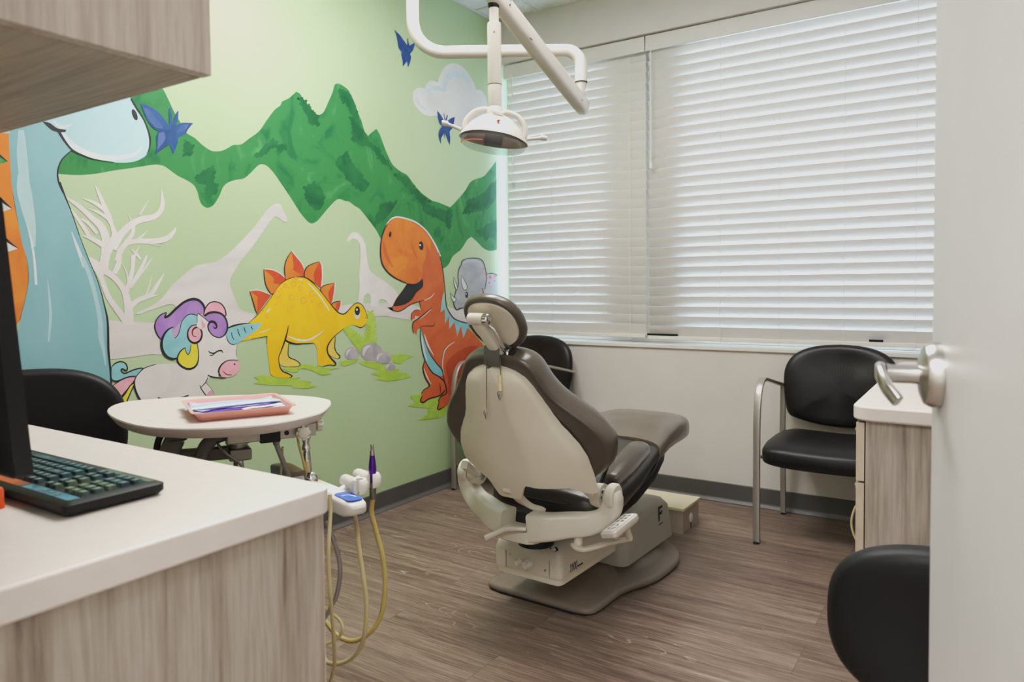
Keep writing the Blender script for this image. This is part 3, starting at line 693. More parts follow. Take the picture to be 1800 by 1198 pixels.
p.line('D', [(560,778,8),(440,818,10),(365,890,10),(335,950,14),(340,1030,18),(370,1110,20),(420,1190,20)]).line('D', [(1110,905,6),(1085,965,10),(1035,1020,8)]).line('D', [(1020,995,6),(1040,1040,12),(1085,1105,12)]).line('D', [(1085,970,6),(1135,1025,5),(1175,1090,4)]).line('D', [(580,1130,18),(620,1142,16),(660,1145,6)]).line('D', [(800,1130,4),(860,1118,14),(905,1105,14)])
p.fill('mural_white', 'D', [(980,560),(1000,330),(1110,330),(1200,400),(1300,480),(1410,570),(1405,660),(1420,730),(1300,740),(1230,830),(1215,912),(1105,890),(1010,800),(1000,640)], 80)
p.line('D', [(1105,892,14),(1150,908,10),(1250,922,14),(1300,918,8)]).line('D', [(1415,570,4),(1405,660,5),(1412,705,3)])
p.fill('mural_pink', 'D', [(1225,850),(1245,790),(1300,745),(1370,735),(1430,750),(1450,790),(1430,850),(1380,895),(1310,915),(1250,905)], 90)
p.line('D', [(1430,740,4),(1370,732,8),(1300,745,12),(1245,790,16),(1220,850,18),(1240,905,12)]).line('D', [(1268,850,6),(1305,885,10),(1360,890,6)]).dot('mural_ink', 'D', 1388, 778, 9, 11)
p.line('D', [(1112,635,6),(1130,655,14),(1170,662,16),(1215,638,16),(1250,635,16),(1265,658,6)]).line('D', [(1120,682,6),(1150,684,12),(1185,660,8)])
p.fill('mural_sky', 'D', [(1300,470),(1310,410),(1370,380),(1500,360),(1680,345),(1640,400),(1560,460),(1470,520),(1410,560),(1370,572),(1330,550),(1300,500)], 60)
p.line('D', [(1310,400,12),(1370,375,20),(1450,355,14),(1560,345,4)]).line('D', [(1298,480,6),(1325,545,10),(1370,572,8),(1415,560,4)])
for a in ((1355,440,1365,490,1385,520), (1420,405,1430,450,1450,490), (1490,390,1495,420,1512,450), (1565,375,1568,395,1582,412)): p.line('D', [(a[0],a[1],8),(a[2],a[3],10),(a[4],a[5],6)])
p.fill('mural_pink', 'D', [(1055,265),(1085,180),(1130,130),(1190,120),(1250,145),(1290,210),(1290,270),(1220,235),(1140,230)], 60, ink=13)
p.fill('mural_purple', 'D', [(548,390),(560,320),(610,255),(670,232),(655,290),(700,260),(780,180),(860,120),(950,95),(1020,115),(1070,180),(1060,250),(1000,250),(930,250),(860,290),(820,360),(800,440),(780,490),(755,508),(735,490),(725,430),(740,385),(690,410),(650,470),(620,520),(580,480)], 60)
p.fill('mural_mauve', 'D', [(735,430),(760,400),(830,320),(800,440),(780,490),(755,508),(735,490)], 60)
p.line('D', [(615,518,12),(575,470,14),(548,390,14),(562,315,12),(610,258,12),(672,232,10)]).line('D', [(672,235,8),(655,285,22),(700,262,26),(780,185,26),(860,122,26),(950,92,30),(1020,112,28),(1068,175,24),(1065,250,10)])
p.fill('mural_purple', 'D', [(1065,270),(1120,235),(1190,230),(1260,255),(1305,320),(1315,400),(1290,460),(1230,500),(1170,480),(1120,430),(1105,380),(1100,330)], 80)
p.line('D', [(1070,270,22),(1120,238,26),(1190,230,24),(1260,255,20),(1303,320,18),(1312,400,18),(1285,465,14),(1230,497,12),(1165,478,12),(1118,425,12),(1108,370,16),(1135,330,26),(1180,340,26),(1200,385,18),(1180,400,14),(1165,378,8)])
p.fill('mural_sky', 'D', [(990,260),(1000,300),(990,350),(930,370),(890,440),(900,520),(930,560),(920,650),(895,675),(870,640),(870,605),(810,640),(780,710),(740,725),(680,700),(630,640),(615,580),(640,480),(690,410),(740,390),(730,450),(750,505),(780,490),(810,420),(830,330),(880,270),(930,250)], 70)
p.line('D', [(745,385,10),(690,412,18),(640,475,24),(618,560,30),(632,640,30),(680,702,28),(740,722,24),(780,712,12)]).line('D', [(755,507,6),(790,470,8),(815,400,8),(832,330,8),(880,270,8),(930,250,10),(995,265,8)])
p.fill('mural_lemon', 'D', [(930,560),(995,560),(1005,650),(1005,740),(970,800),(910,825),(840,800),(790,740),(800,660),(860,605),(870,640),(895,675),(920,640)], 60)
p.line('D', [(868,602,10),(815,645,14),(785,715,16),(800,770,22),(850,812,24),(910,828,24),(970,805,20),(1003,745,14),(1007,650,10),(995,560,10)]).line('D', [(868,605,8),(875,645,8),(897,675,10),(918,645,8),(928,570,6)])
p.dot('mural_pink', 'D', 968, 455, 76, 96).line('D', [(990,362,10),(930,378,12),(895,440,16),(905,515,20),(960,555,24),(1020,530,22),(1045,465,18),(1025,400,18),(980,390,20),(945,425,14),(950,475,10),(985,488,8)])
p.fill('mural_white', 'D', [(1000,245),(1060,290),(1118,335),(1050,420),(990,385)], 40).line('D', [(995,340,5),(1000,245,8),(1060,285,8),(1118,335,8)]).fill('mural_pink', 'D', [(1035,300),(1088,378),(1045,408)], 30); p.done()
# --- triceratops
p = Paint('painted_triceratops', 'painted grey triceratops')
p.fill('mural_slate', 'H', [(1270,680),(1340,660),(1420,690),(1465,740),(1490,800),(1490,960),(1200,960)], 80).line('H', [(1285,668,6),(1340,660,10),(1420,690,8),(1470,745,4)])
p.fill('mural_grey', 'H', [(1020,570),(1030,530),(1080,505),(1180,500),(1240,525),(1270,600),(1285,700),(1270,820),(1245,900),(1130,1000),(1050,1025),(990,1035),(970,1045),(940,980),(950,900),(965,840),(990,780),(985,680),(1000,600)], 70)
p.line('H', [(1055,1022,10),(1000,1030,12),(970,1045,12),(942,985,10),(950,900,8),(965,840,8),(992,775,7),(985,680,8),(1000,600,9),(1020,570,9),(1030,530,10),(1080,505,8),(1180,500,10),(1240,525,10),(1270,600,10),(1285,700,9),(1268,830,8)])
p.line('H', [(1030,560,10),(1090,530,26),(1190,530,18),(1240,580,6)], mat='mural_slate')
for pts in ([(1020,675),(1050,730),(1080,790),(1075,830),(1045,830),(1020,760)], [(940,695),(965,760),(980,810),(970,835),(945,780)], [(900,865),(930,900),(965,930),(955,955),(930,955)]): p.fill('mural_cloud', 'H', pts, 60, ink=6)
p.dot('mural_ink', 'H', 1076, 886, 16, 34).dot('mural_cloud', 'H', 1072, 876, 5, 7)
for x, y, a_, c in ((1325,700,14,20),(1375,690,14,12),(1440,725,16,20),(1370,740,7,12),(1312,760,8,12),(1252,612,7,14),(1272,670,6,18),(1335,800,5,8),(1300,798,4,6),(1290,705,6,8)): p.dot('mural_rose', 'H', x, y, a_, c, -20)
p.fill('mural_rust', 'H', [(1240,820),(1262,880),(1240,890)], 20, 0).line('H', [(1240,815,8),(1262,885,5)]); p.done()
# --- orange tyrannosaur
p = Paint('painted_tyrannosaur', 'painted orange tyrannosaur with open mouth')
fr_ = px('H', [(840,900),(838,760),(830,660),(810,560),(770,430),(710,310),(640,210),(540,130),(430,90),(350,75),(290,90),(240,140),(210,200),(180,290),(168,420),(180,540),(230,630),(310,700),(400,745),(450,765),(400,840),(330,930),(295,1010),(300,1045),(350,1060),(400,1045),(480,990),(560,960),(585,970),(595,1040)])
fr_ += px('I', [(340,45),(345,110),(300,160),(350,205),(352,320),(365,430),(390,530),(392,570),(380,590),(378,660),(400,750),(445,820),(440,840),(380,870),(360,910),(370,930),(350,980),(380,1000),(440,960),(520,935),(550,915),(570,925),(540,970),(545,990),(530,1060),(545,1075),(620,1035),(680,950),(760,800),(830,640),(1040,430),(960,330),(860,225),(770,165),(700,120),(640,60),(610,0)])
p.line('H', [(800,480,12),(760,390,16),(710,300,16),(640,205,18),(540,125,20),(430,85,20),(350,70,20),(290,85,18),(230,150,14)], mat='mural_highlight')
p.fill('mural_rust', 'X', fr_, 60)
p.fill('mural_orange', 'H', [(215,215),(290,100),(360,82),(470,110),(600,190),(690,310),(690,430),(620,560),(610,680),(560,760),(450,762),(320,690),(220,600),(185,480),(185,350)], 90)
p.fill('mural_deep_rust', 'I', [(620,600),(700,500),(830,420),(960,400),(900,520),(820,640),(760,800),(680,950),(640,900),(640,760)], 90)
p.line('H', [(490,330,8),(520,430,22),(560,510,6)], mat='mural_rust').line('H', [(200,320,10),(225,460,40),(300,600,20)], mat='mural_rust').line('H', [(660,380,10),(670,450,40),(640,520,10)], mat='mural_rust')
p.line('H', [(240,135,6),(210,200,12),(180,290,12),(168,420,13),(180,540,13),(230,630,13),(310,700,13),(400,745,11),(450,765,8)]).line('H', [(780,440,4),(812,560,8),(830,660,10),(840,760,8)])
p.fill('mural_ink', 'H', [(450,765),(530,770),(580,745),(612,712),(614,800),(550,860),(500,935),(430,985),(340,1005),(300,1005),(330,940),(400,840)], 50)
p.line('H', [(295,1005,8),(300,1045,10),(350,1060,10),(400,1045,9),(480,990,9),(560,960,9),(630,945,6)]).line('H', [(630,945,5),(700,910,7),(735,868,3)], mat='mural_highlight').line('H', [(580,960,8),(595,1040,6)])
p.dot('mural_ink', 'H', 270, 250, 13, 31, 8).dot('mural_ink', 'H', 597, 370, 24, 48, -6).dot('mural_cloud', 'H', 585, 362, 10, 10)
p.fill('mural_rust', 'I', [(350,30),(300,28),(262,60),(250,100),(258,142),(275,115),(288,130),(292,90),(345,95)], 50).line('I', [(345,28,5),(300,28,8),(262,60,8),(250,105,8),(258,138,4)])
p.fill('mural_rust', 'I', [(360,90),(280,150),(265,190),(270,240),(280,278),(292,255),(308,288),(316,240),(350,205),(480,200),(500,100)], 50)
p.line('I', [(470,0,6),(400,60,10),(340,110,10),(280,150,12),(266,190,10),(270,240,8),(278,270,4)]).line('I', [(350,205,5),(420,195,8),(485,195,9),(505,155,4)]).line('I', [(460,20,3),(400,75,7),(340,125,3)], mat='mural_highlight')
p.fill('mural_sky', 'I', [(350,205),(365,250),(400,370),(450,490),(520,590),(575,650),(582,715),(550,727),(480,690),(430,620),(390,530),(365,430),(350,320)], 60)
p.line('I', [(350,205,6),(350,320,10),(365,430,10),(392,540,10),(430,620,12),(480,690,14),(540,725,14),(600,775,16)]).line('I', [(355,215,4),(400,370,6),(450,490,9),(520,590,12),(578,660,12),(600,775,10)]).line('I', [(362,300,6),(385,450,20),(420,560,6)], mat='mural_highlight')
p.line('I', [(395,560,8),(376,640,10),(400,740,12),(445,822,12),(385,868,8),(360,910,8)]).line('I', [(372,925,8),(350,980,14),(380,1000,16),(440,960,14),(520,940,12),(570,915,12),(612,868,12)]).line('I', [(600,775,14),(622,850,14),(622,905,12),(570,935,12),(540,975,10),(545,1000,8),(530,1060,12),(545,1076,12),(600,1045,6)]).line('I', [(550,795,4),(560,850,8),(560,905,6)])
p.line('I', [(640,400,8),(600,455,10),(580,540,8),(578,610,5)]).line('I', [(710,362,4),(640,410,10),(600,470,10),(582,600,8),(600,720,3)], mat='mural_highlight').line('I', [(390,280,4),(430,400,18),(490,505,4)], mat='mural_highlight').line('I', [(385,640,4),(420,730,12),(462,810,4)], mat='mural_highlight')
p.fill('mural_sky', 'I', [(595,-150),(610,-20),(640,60),(700,122),(780,162),(870,170),(885,235),(850,195),(803,322),(775,190),(738,300),(708,150),(655,225),(650,90),(612,165),(605,20),(560,55),(575,-60),(588,-150)], 30, 3)
p.line('H', [(838,720,5),(850,850,9),(864,1000,9),(905,1085,10),(960,1145,11),(1090,1185,11)]); p.done()
# ================================================================== built-in desk and cupboard on the left
CX1, CY1, CZ = -.862, .800, .800
# base cabinet: end panel, back, legs to the floor (knee space in the middle)
t = thing('desk_cabinet', 'grey wood-grain desk base under the white worktop, end panel facing the doorway', 'cabinet', (XL, YF, 0))
t_in = lambda x, y: (x-XL, y-YF)
def lbox(mb, x0, x1, y0, y1, z0, z1): return mb.box(x0-XL, x1-XL, y0-YF, y1-YF, z0, z1)
lbox(MB(), CX1-.035, CX1-.014, YF+.002, CY1-.014, .0, CZ-.043).build('end_panel', M['oak_laminate'], t, smooth=0, bevel=.0015)
lbox(MB(), CX1-.036, CX1-.0145, CY1-.0139, CY1-.012, .0, CZ-.043).build('edge_strip', M['edge_band'], t, smooth=0)
lbox(MB(), XL+.01, CX1-.036, YF+.002, YF+.02, .1, CZ-.043).build('back_panel', M['oak_laminate'], t, smooth=0)
mb = MB(); lbox(mb, CX1-.50, CX1-.037, YF+.02, CY1-.03, .08, CZ-.045); mb.build('drawer_unit', M['oak_laminate'], t, smooth=0, bevel=.002)
for z0, z1 in ((.09,.36),(.37,.55),(.56,.745)):
    d = lbox(MB(), CX1-.495, CX1-.042, CY1-.03, CY1-.012, z0, z1).build('drawer', M['oak_laminate'], t, smooth=0, bevel=.002)
    h = MB(); h.tube([(x_-XL, y_-YF, z1-.05) for x_, y_ in ((-1.2,CY1-.012),(-1.2,CY1+.012),(-1.06,CY1+.012),(-1.06,CY1-.012))], .005, 8); h.build('drawer_handle', M['steel'], d)
# worktop
out = rrect(XL+.003, CX1, YF+.003, CY1, [.028,0,0,.005])
mb = MB(); mb.prism(out, CZ-.042, CZ)
tag(mb.build('worktop', M['counter_white'], None, smooth=40, bevel=.007, bseg=3), 'white rounded-edge worktop of the desk at the left, holding the keyboard', 'worktop')
# wall cupboard
ux1, uy1, uz = -.87, .602, 1.398
t = thing('wall_cupboard', 'grey wood-grain wall cupboard hung above the left desk', 'cupboard', (XL, YF, uz))
def ubox(mb, x0, x1, y0, y1, z0, z1): return mb.box(x0-XL, x1-XL, y0-YF, y1-YF, z0, z1)
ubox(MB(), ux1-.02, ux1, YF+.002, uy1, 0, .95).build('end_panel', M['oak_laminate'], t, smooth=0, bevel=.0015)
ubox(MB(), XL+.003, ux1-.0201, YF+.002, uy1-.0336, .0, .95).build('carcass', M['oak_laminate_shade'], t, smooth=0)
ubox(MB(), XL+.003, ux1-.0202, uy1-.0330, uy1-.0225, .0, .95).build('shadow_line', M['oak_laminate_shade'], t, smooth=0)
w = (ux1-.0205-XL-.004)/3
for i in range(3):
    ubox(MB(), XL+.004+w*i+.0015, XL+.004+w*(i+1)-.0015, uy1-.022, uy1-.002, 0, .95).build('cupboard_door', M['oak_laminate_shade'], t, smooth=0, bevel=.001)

# ------------------------------------------------------------------ keyboard
kx0, kx1, ky0, ky1 = -1.492, -1.046, .482, .630
t = thing('computer_keyboard', 'black keyboard with teal and green keys lying on the white worktop', 'keyboard', ((kx0+kx1)/2, (ky0+ky1)/2, CZ))
kw, kh = (kx1-kx0)/2, (ky1-ky0)/2
mb = MB(); o0 = rrect(-kw,kw,-kh,kh,.012); o1 = rrect(-kw+.008,kw-.008,-kh+.008,kh-.008,.008); o2 = rrect(-kw+.006,kw-.006,-kh+.006,kh-.006,.01)
mb.rings([[(x,y,.002) for x,y in o2], [(x,y,.008) for x,y in o0], [(x,y,.018) for x,y in o0], [(x,y,.022) for x,y in o1]])
mb.build('case', M['black_plastic'], t, smooth=50)
# printed skins: soft multicolour prints on caps and panels
def skin(name, cols, sc):
    mt, nt, b = new_mat(name); n = N(nt, 'ShaderNodeTexVoronoi'); n.inputs['Scale'].default_value = sc; nt.links.new(mapping(nt, (1,1,1)).outputs[0], n.inputs[0])
    r = ramp(nt, [(i/(len(cols)-1), c) for i, c in enumerate(cols)]); sp = N(nt, 'ShaderNodeSeparateColor'); nt.links.new(n.outputs['Color'], sp.inputs[0]); nt.links.new(sp.outputs[0], r.inputs[0])
    nt.links.new(r.outputs[0], b.inputs['Base Color']); b.inputs['Roughness'].default_value = .4
skin('skin_teal', [(14,40,52), (24,62,74), (40,82,88), (18,50,58)], 40)
skin('skin_green', [(38,60,46), (62,82,60), (82,96,74), (40,66,64)], 40)
skin('skin_orange', [(150,48,24), (186,84,34), (120,44,30)], 30)
skin('skin_blue', [(20,72,98), (36,98,124), (70,130,146)], 60)
plain('key_legend', (120,136,126), .5)
rows = [(-.036,.0125),(-.017,.0155),(.002,.0155),(.021,.0155),(.040,.0155)]
for ri, (ry, kd) in enumerate(rows):
    caps = MB(); n_ = 22; step = (2*kw-.03)/n_
    lay = []; x = -kw+.015; i = 0
    while i < n_:
        span = 6 if (ri == 4 and i == 4) else (2 if (ri in (2,3) and i in (0, 12)) else 1)
        if i not in (15, 18): lay.append((x+.0015, x+step*span-.0015))
        x += step*span; i += span
    for x0, x1 in lay:
        caps.m = 1 if (x0 > kw*.45 and ri < 3) else 0
        a = rrect(x0,x1,ry-kd/2,ry+kd/2,.002,2); bq = rrect(x0+.0015,x1-.0015,ry-kd/2+.001,ry+kd/2-.002,.002,2)
        caps.rings([[(u,v,.021) for u,v in a], [(u,v,.0275) for u,v in bq]], cap=(False, True))
        caps.m = 2; caps.box((x0+x1)/2-.003, (x0+x1)/2+.003, ry-.003, ry+.003, .0274, .0278)
    o_ = caps.build('key_row', [M['skin_teal'], M['skin_green'], M['key_legend']], t, smooth=40); o_['kind'] = 'stuff'
MB().prism(rrect(-kw+.29,kw-.012,-kh+.011,-kh+.028,.003), .0215, .0225).build('print_panel', M['skin_blue'], t, smooth=0)
MB().prism(rrect(-kw+.012,-kw+.288,-kh+.011,-kh+.028,.003), .0215, .0225).build('print_panel', M['skin_orange'], t, smooth=0)
MB().prism(rrect(-kw+.30,kw-.012,kh-.022,kh-.011,.003), .0215, .0225).build('print_panel', M['skin_green'], t, smooth=0)
led = MB()
for i in range(3): led.box(kw-.10+.018*i, kw-.094+.018*i, -kh+.017, -kh+.023, .0224, .0232)
led.build('indicator_light', M['key_legend'], t, smooth=0)
kc = MB(); kc.tube([(-1.23,.487,CZ+.009),(-1.225,.46,CZ+.005),(-1.17,.425,CZ+.004),(-1.20,.37,CZ+.004),(-1.19,.29,CZ+.004),(-1.3,.22,CZ+.004),(-1.75,.19,CZ+.004)], .0035, 8, smooth=6)
tag(kc.build('keyboard_cable', M['black_plastic']), 'thin black keyboard cable lying on the white worktop', 'cable')
# orange marker pen stub at the picture's edge
p0 = onz(-4, 893, CZ)
mb = MB(); mb.lathe([(.0,0),(.009,0),(.009,.004),(.008,.006),(.008,.026),(.006,.03),(.0,.031)], (p0.x, p0.y, CZ), seg=18)
plain('marker_orange', (236,84,34), .4)
tag(mb.build('marker_cap', M['marker_orange']), 'small orange marker cap standing on the worktop beside the keyboard', 'marker cap')

# ------------------------------------------------------------------ monitor seen edge-on from behind
t = thing('computer_monitor', 'black computer monitor standing on the left desk, seen edge-on', 'monitor', (-1.345, .452, CZ))
tilt = R(4.2); mrx = -1.059+1.345
def mpt(x, d, h): return (x, math.cos(tilt)*d*-1 - math.sin(tilt)*h + .0, .066+math.cos(tilt)*h - math.sin(tilt)*d*-1*0)
mb = MB(); o = rrect(-.29, mrx, 0, .37, .008, 3)
mb.rings([[mpt(x,0,h) for x,h in o], [mpt(x,.022,h) for x,h in o], [mpt(x*.97-.004,.034,h*.94+.011) for x,h in o]])
mb.build('display_case', M['black_plastic'], t, smooth=40)
mb = MB(); o = rrect(-.278, mrx-.012, .016, .358, .004, 2); mb.rings([[mpt(x,-.0006,h) for x,h in o], [mpt(x,.001,h) for x,h in o]]); mb.build('screen', M['black_matt'], t, smooth=0)
mb = MB(); o = rrect(-.14, .14, .08, .30, .02, 3); mb.rings([[mpt(x,.03,h) for x,h in o], [mpt(x*.9,.052,h*.96+.008) for x,h in o]]); mb.build('rear_housing', M['black_plastic'], t, smooth=40)
mb = MB(); mb.beam([(0,-.075,.012),(0,-.078,.15),(0,-.066,.21)], .06, .02, upv=(0,1,0)); mb.build('stand_neck', M['black_plastic'], t)
mb = MB(); mb.prism(rrect(-.12,.12,-.16,.0,.02), 0, .012); mb.build('stand_foot', M['black_plastic'], t, bevel=.003)

# ------------------------------------------------------------------ stools
def stool(name, label, loc, rz, seat_z, bw, bh, bz, group=None, back_y=.21, lean=.12, curve=.35):
    t = thing(name, label, 'stool', loc, rz, group)
    # padded backrest, superellipse outline curved around the sitter
    mb = MB(); lay = []
    for o, sc_ in ((-.030,.72),(-.034,.86),(-.026,.95),(-.008,1.0),(.012,.98),(.026,.90),(.032,.74)):
        rg = []
        for x, z in sell(bw/2, bh/2, 2.7, 48):
            x *= 1-(1-sc_)*.55; z *= 1-(1-sc_)*.75
            rg.append((x, back_y + o - curve*x*x*1.6 + lean*z, bz+z))
        lay.append(rg)
    mb.rings(lay); mb.build('backrest', M['leather_stool'], t, smooth=180, sub=1)
    mb = MB(); mb.beam([(0,back_y+.04,bz-.02),(0,back_y+.045,bz-bh/2-.03),(0,.16,seat_z-.07),(0,.0,seat_z-.075)], .045, .012, upv=(0,1,0), smooth=4); mb.build('back_bracket', M['dark_steel'], t)
    mb = MB(); lay = []
    for z, sc_ in ((-.075,.86),(-.07,.95),(-.045,1.0),(-.02,1.0),(-.004,.95),(.002,.84),(.003,.4)):
        lay.append([(x*sc_*1.0, y*sc_-.0, seat_z+z + .02*(y/.2)**2*(-1 if y < 0 else .4)) for x, y in sell(.20,.19,2.5,40)])
    mb.rings(lay); mb.build('seat', M['leather_stool'], t, smooth=60)
    mb = MB(); mb.lathe([(.026,.16),(.026,.30),(.016,.30),(.016,seat_z-.08),(.06,seat_z-.076),(.06,seat_z-.070)], seg=20); mb.build('gas_column', M['chrome'], t)
    mb = MB(); mb.lathe([(.04,.085),(.045,.10),(.04,.17),(.028,.18)], seg=20)
    for k in range(5):
        a = R(72*k+18); c, s_ = math.cos(a), math.sin(a); mb.beam([(c*.03,s_*.03,.125),(c*.14,s_*.14,.105),(c*.26,s_*.26,.075)], [.045,.038,.028], [.035,.028,.02], smooth=3)
    mb.build('star_base', M['black_plastic'], t)
    for k in range(5):
        a = R(72*k+18); c, s_ = math.cos(a), math.sin(a); cm = MB()
        for sg in (-1, 1): cm.lathe([(.0,-.008),(.022,-.008),(.025,-.004),(.025,.004),(.022,.008),(.0,.008)], (c*.26-s_*sg*.012, s_*.26+c*sg*.012, .025), (-s_, c, 0), 16)
        cm.cyl((c*.26,s_*.26,.03), (c*.26,s_*.26,.082), .007, seg=8); cm.build('caster', M['black_plastic'], t)
    return t
stool('operator_stool', 'black padded stool behind the left desk, only its rounded backrest showing', (-2.13, .905, 0), R(67), .50, .50, .38, .70, 'padded stools', back_y=.21, lean=.05, curve=.3)
# ================================================================== dentist's delivery table and instrument arm
TZ = .80
top_px = [(188,722),(193,715),(210,708),(240,703),(330,697),(450,693),(510,694),(552,697),(578,702),(582,706),(580,712),(565,724),(535,733),(490,742),(440,748),(380,752),(320,753),(262,750),(222,742),(196,731)]
topw = [onz(x, y, TZ) for x, y in top_px]
tc_ = Vector((sum(p.x for p in topw)/len(topw), sum(p.y for p in topw)/len(topw), 0))
t = thing('delivery_table', 'oval cream-topped dental delivery table with grey control box and hoses beneath', 'dental table', (tc_.x, tc_.y, 0))
loc = [Vector((p.x-tc_.x, p.y-tc_.y, 0)) for p in topw]
sm = catmull(loc, 4, True)
mb = MB(); mb.rings([[(p.x*k, p.y*k, TZ+z) for p in sm] for k, z in ((.91,-.027),(.94,-.025),(.99,-.007),(1.0,-.003),(.995,0))])
mb.build('table_top', M['counter_warm'], t, smooth=50)
# control box under the top: axis along the picture's width
ax = Vector((math.cos(R(62)), math.sin(R(62)), 0)); ay = Vector((-ax.y, ax.x, 0))
bx0 = dep(505, 770, 1.80); bx0.z = 0
def dl(x, d, z): p = bx0 + ax*x + ay*d; return Vector((p.x-tc_.x, p.y-tc_.y, z))
def dbox(mb, x0, x1, d0, d1, z0, z1):
    v = [dl(x,d,z) for x in (x0,x1) for d in (d0,d1) for z in (z0,z1)]
    return mb.add(v, [(0,1,3,2),(4,6,7,5),(0,4,5,1),(2,3,7,6),(0,2,6,4),(1,5,7,3)])
def xx(q):                          # distance along the box for a picture column
    d = ray(q, 765); return (bx0.y*d.x - bx0.x*d.y)/(ax.x*d.y - ax.y*d.x)
dbox(MB(), xx(399), xx(556), 0, .14, .742, .7735).build('control_box', M['bar_metal'], t, smooth=0, bevel=.003)
dbox(MB(), xx(457), xx(493), -.004, .10, .737, .773).build('dark_cover', M['black_plastic'], t, smooth=0, bevel=.003)
mb = MB(); mb.lathe([(.0,-.002),(.006,-.002),(.006,.001),(.0,.001)], dl(xx(504),0,.757), tuple(-ay), 14); mb.build('port', M['black_matt'], t)
def knob(c, axd):
    mb = MB(); mb.lathe([(.0,0),(.009,0),(.009,.012),(.0145,.013),(.0145,.026),(.012,.029),(.0,.03)], c, axd, 20)
    u_ = Vector((0,0,1)); q = Vector(axd).cross(u_)
    for k in range(8):
        a = R(45*k); pc = Vector(c) + Vector(axd)*.0195 + u_*(.0145*math.cos(a)) + q*(.0145*math.sin(a)); mb.cyl(pc-Vector(axd)*.0065, pc+Vector(axd)*.0065, .0042, seg=8)
    return mb.build('control_knob', M['cast_beige'], t)
knob(dl(xx(530),0,.757), tuple(-ay)); knob(dl(xx(556),.05,.762), tuple(ax))
# swivel post, bellows and supply column down to the floor
px_ = xx(425)
mb = MB(); mb.lathe([(.03,.743),(.03,.733),(.022,.731),(.022,.724),(.016,.722)], dl(px_,.06,0)); mb.build('swivel_collar', M['bar_metal'], t)
dbox(MB(), px_-.026, px_+.026, .02, .10, .695, .724).build('pivot_block', M['screw_grey'], t, smooth=0, bevel=.004)
mb = MB(); mb.cyl(dl(px_,.06,.70), dl(px_,.06,.04), .013); mb.build('post', M['chrome'], t)
mb = MB(); mb.lathe([(.0,0),(.22,0),(.22,.012),(.19,.03),(.05,.05),(.03,.06),(.0,.06)], dl(px_,.06,0), seg=36); mb.build('floor_base', M['base_grey'], t)
mb = MB(); mb.beam([dl(px_-.02,.06,.712), dl(px_-.10,.09,.708), dl(px_-.20,.16,.70), dl(px_-.30,.24,.69)], .03, .032, smooth=4); mb.build('support_arm', M['arm_dark'], t)
mb = MB(); mb.tube([dl(xx(398),.05,.758), dl(xx(382),.05,.752), dl(xx(366),.055,.735), dl(xx(356),.06,.70), dl(xx(350),.07,.62)], .016, 12, smooth=6); mb.build('umbilical_hose', M['arm_dark'], t)
prof = []
for k in range(5): prof += [(.021,.775-.006*k),(.025,.7735-.006*k),(.025,.7715-.006*k),(.021,.770-.006*k)]
mb = MB(); mb.lathe(prof, dl(xx(315),.10,0)); mb.build('bellows', M['arm_dark'], t)
mb = MB(); mb.beam([dl(xx(313),.10,.750), dl(xx(300),.10,.715), dl(xx(285),.11,.66), dl(xx(280),.12,.57)], .045, .03, upv=tuple(ay), smooth=3); mb.build('hose_cover', M['arm_dark'], t)
mb = MB(); mb.tube([dl(xx(295),.12,.768), dl(xx(284),.12,.75), dl(xx(279),.12,.72), dl(xx(281),.13,.66), dl(xx(283),.13,.58)], .008, 10, smooth=5); mb.build('loop_hose', M['black_plastic'], t)
mb = MB(); mb.tube([dl(xx(383),.04,.745), dl(xx(392),.02,.728), dl(xx(405),.02,.71), dl(xx(422),.02,.69), dl(xx(440),.03,.65)], .0035, 8, smooth=5); mb.build('thin_hose', M['screw_grey'], t)
# hoses hanging from the box
mb = MB(); mb.tube([dl(xx(488),.03,.745), dl(xx(490),.03,.725)], .0085, 12); mb.tube([dl(xx(490),.03,.725), dl(xx(495),.035,.705), dl(xx(503),.04,.675), dl(xx(512),.05,.64), dl(xx(521),.06,.55), dl(xx(522),.08,.35), dl(xx(500),.12,.2)], .0065, 12, smooth=5); mb.build('suction_hose', M['cord_grey'], t)
mb = MB(); mb.tube([dl(xx(505),.06,.71), dl(xx(504),.07,.67), dl(xx(501),.07,.62), dl(xx(496),.08,.5)], .003, 8, smooth=5); mb.build('thin_hose', M['cord_tan'], t)
mb = MB(); mb.tube([dl(xx(527),.03,.745), dl(xx(529),.02,.715), dl(xx(535),.02,.68), dl(xx(542),.03,.63), dl(xx(545),.04,.5)], .0035, 8, smooth=5); mb.build('thin_hose', M['cord_ochre'], t)
mb = MB(); mb.lathe([(.012,.745),(.0125,.735),(.008,.718),(.010,.710),(.011,.702),(.007,.697),(.0075,.688),(.0085,.684),(.0085,.672),(.0,.671)], dl(xx(544),.04,0), seg=16); mb.build('quick_connector', M['chrome'], t)
mb = MB(); mb.tube([dl(xx(544),.04,.674), dl(xx(545),.04,.63), dl(xx(547),.04,.5), dl(xx(548),.06,.3)], .0075, 12, smooth=4); mb.build('supply_hose', M['cord_tan'], t)
mb = MB(); mb.tube([dl(xx(549),.06,.70), dl(xx(553),.06,.64), dl(xx(556),.06,.54), dl(xx(556),.08,.4)], .0065, 10, smooth=4); mb.build('drain_hose', M['cord_grey'], t)

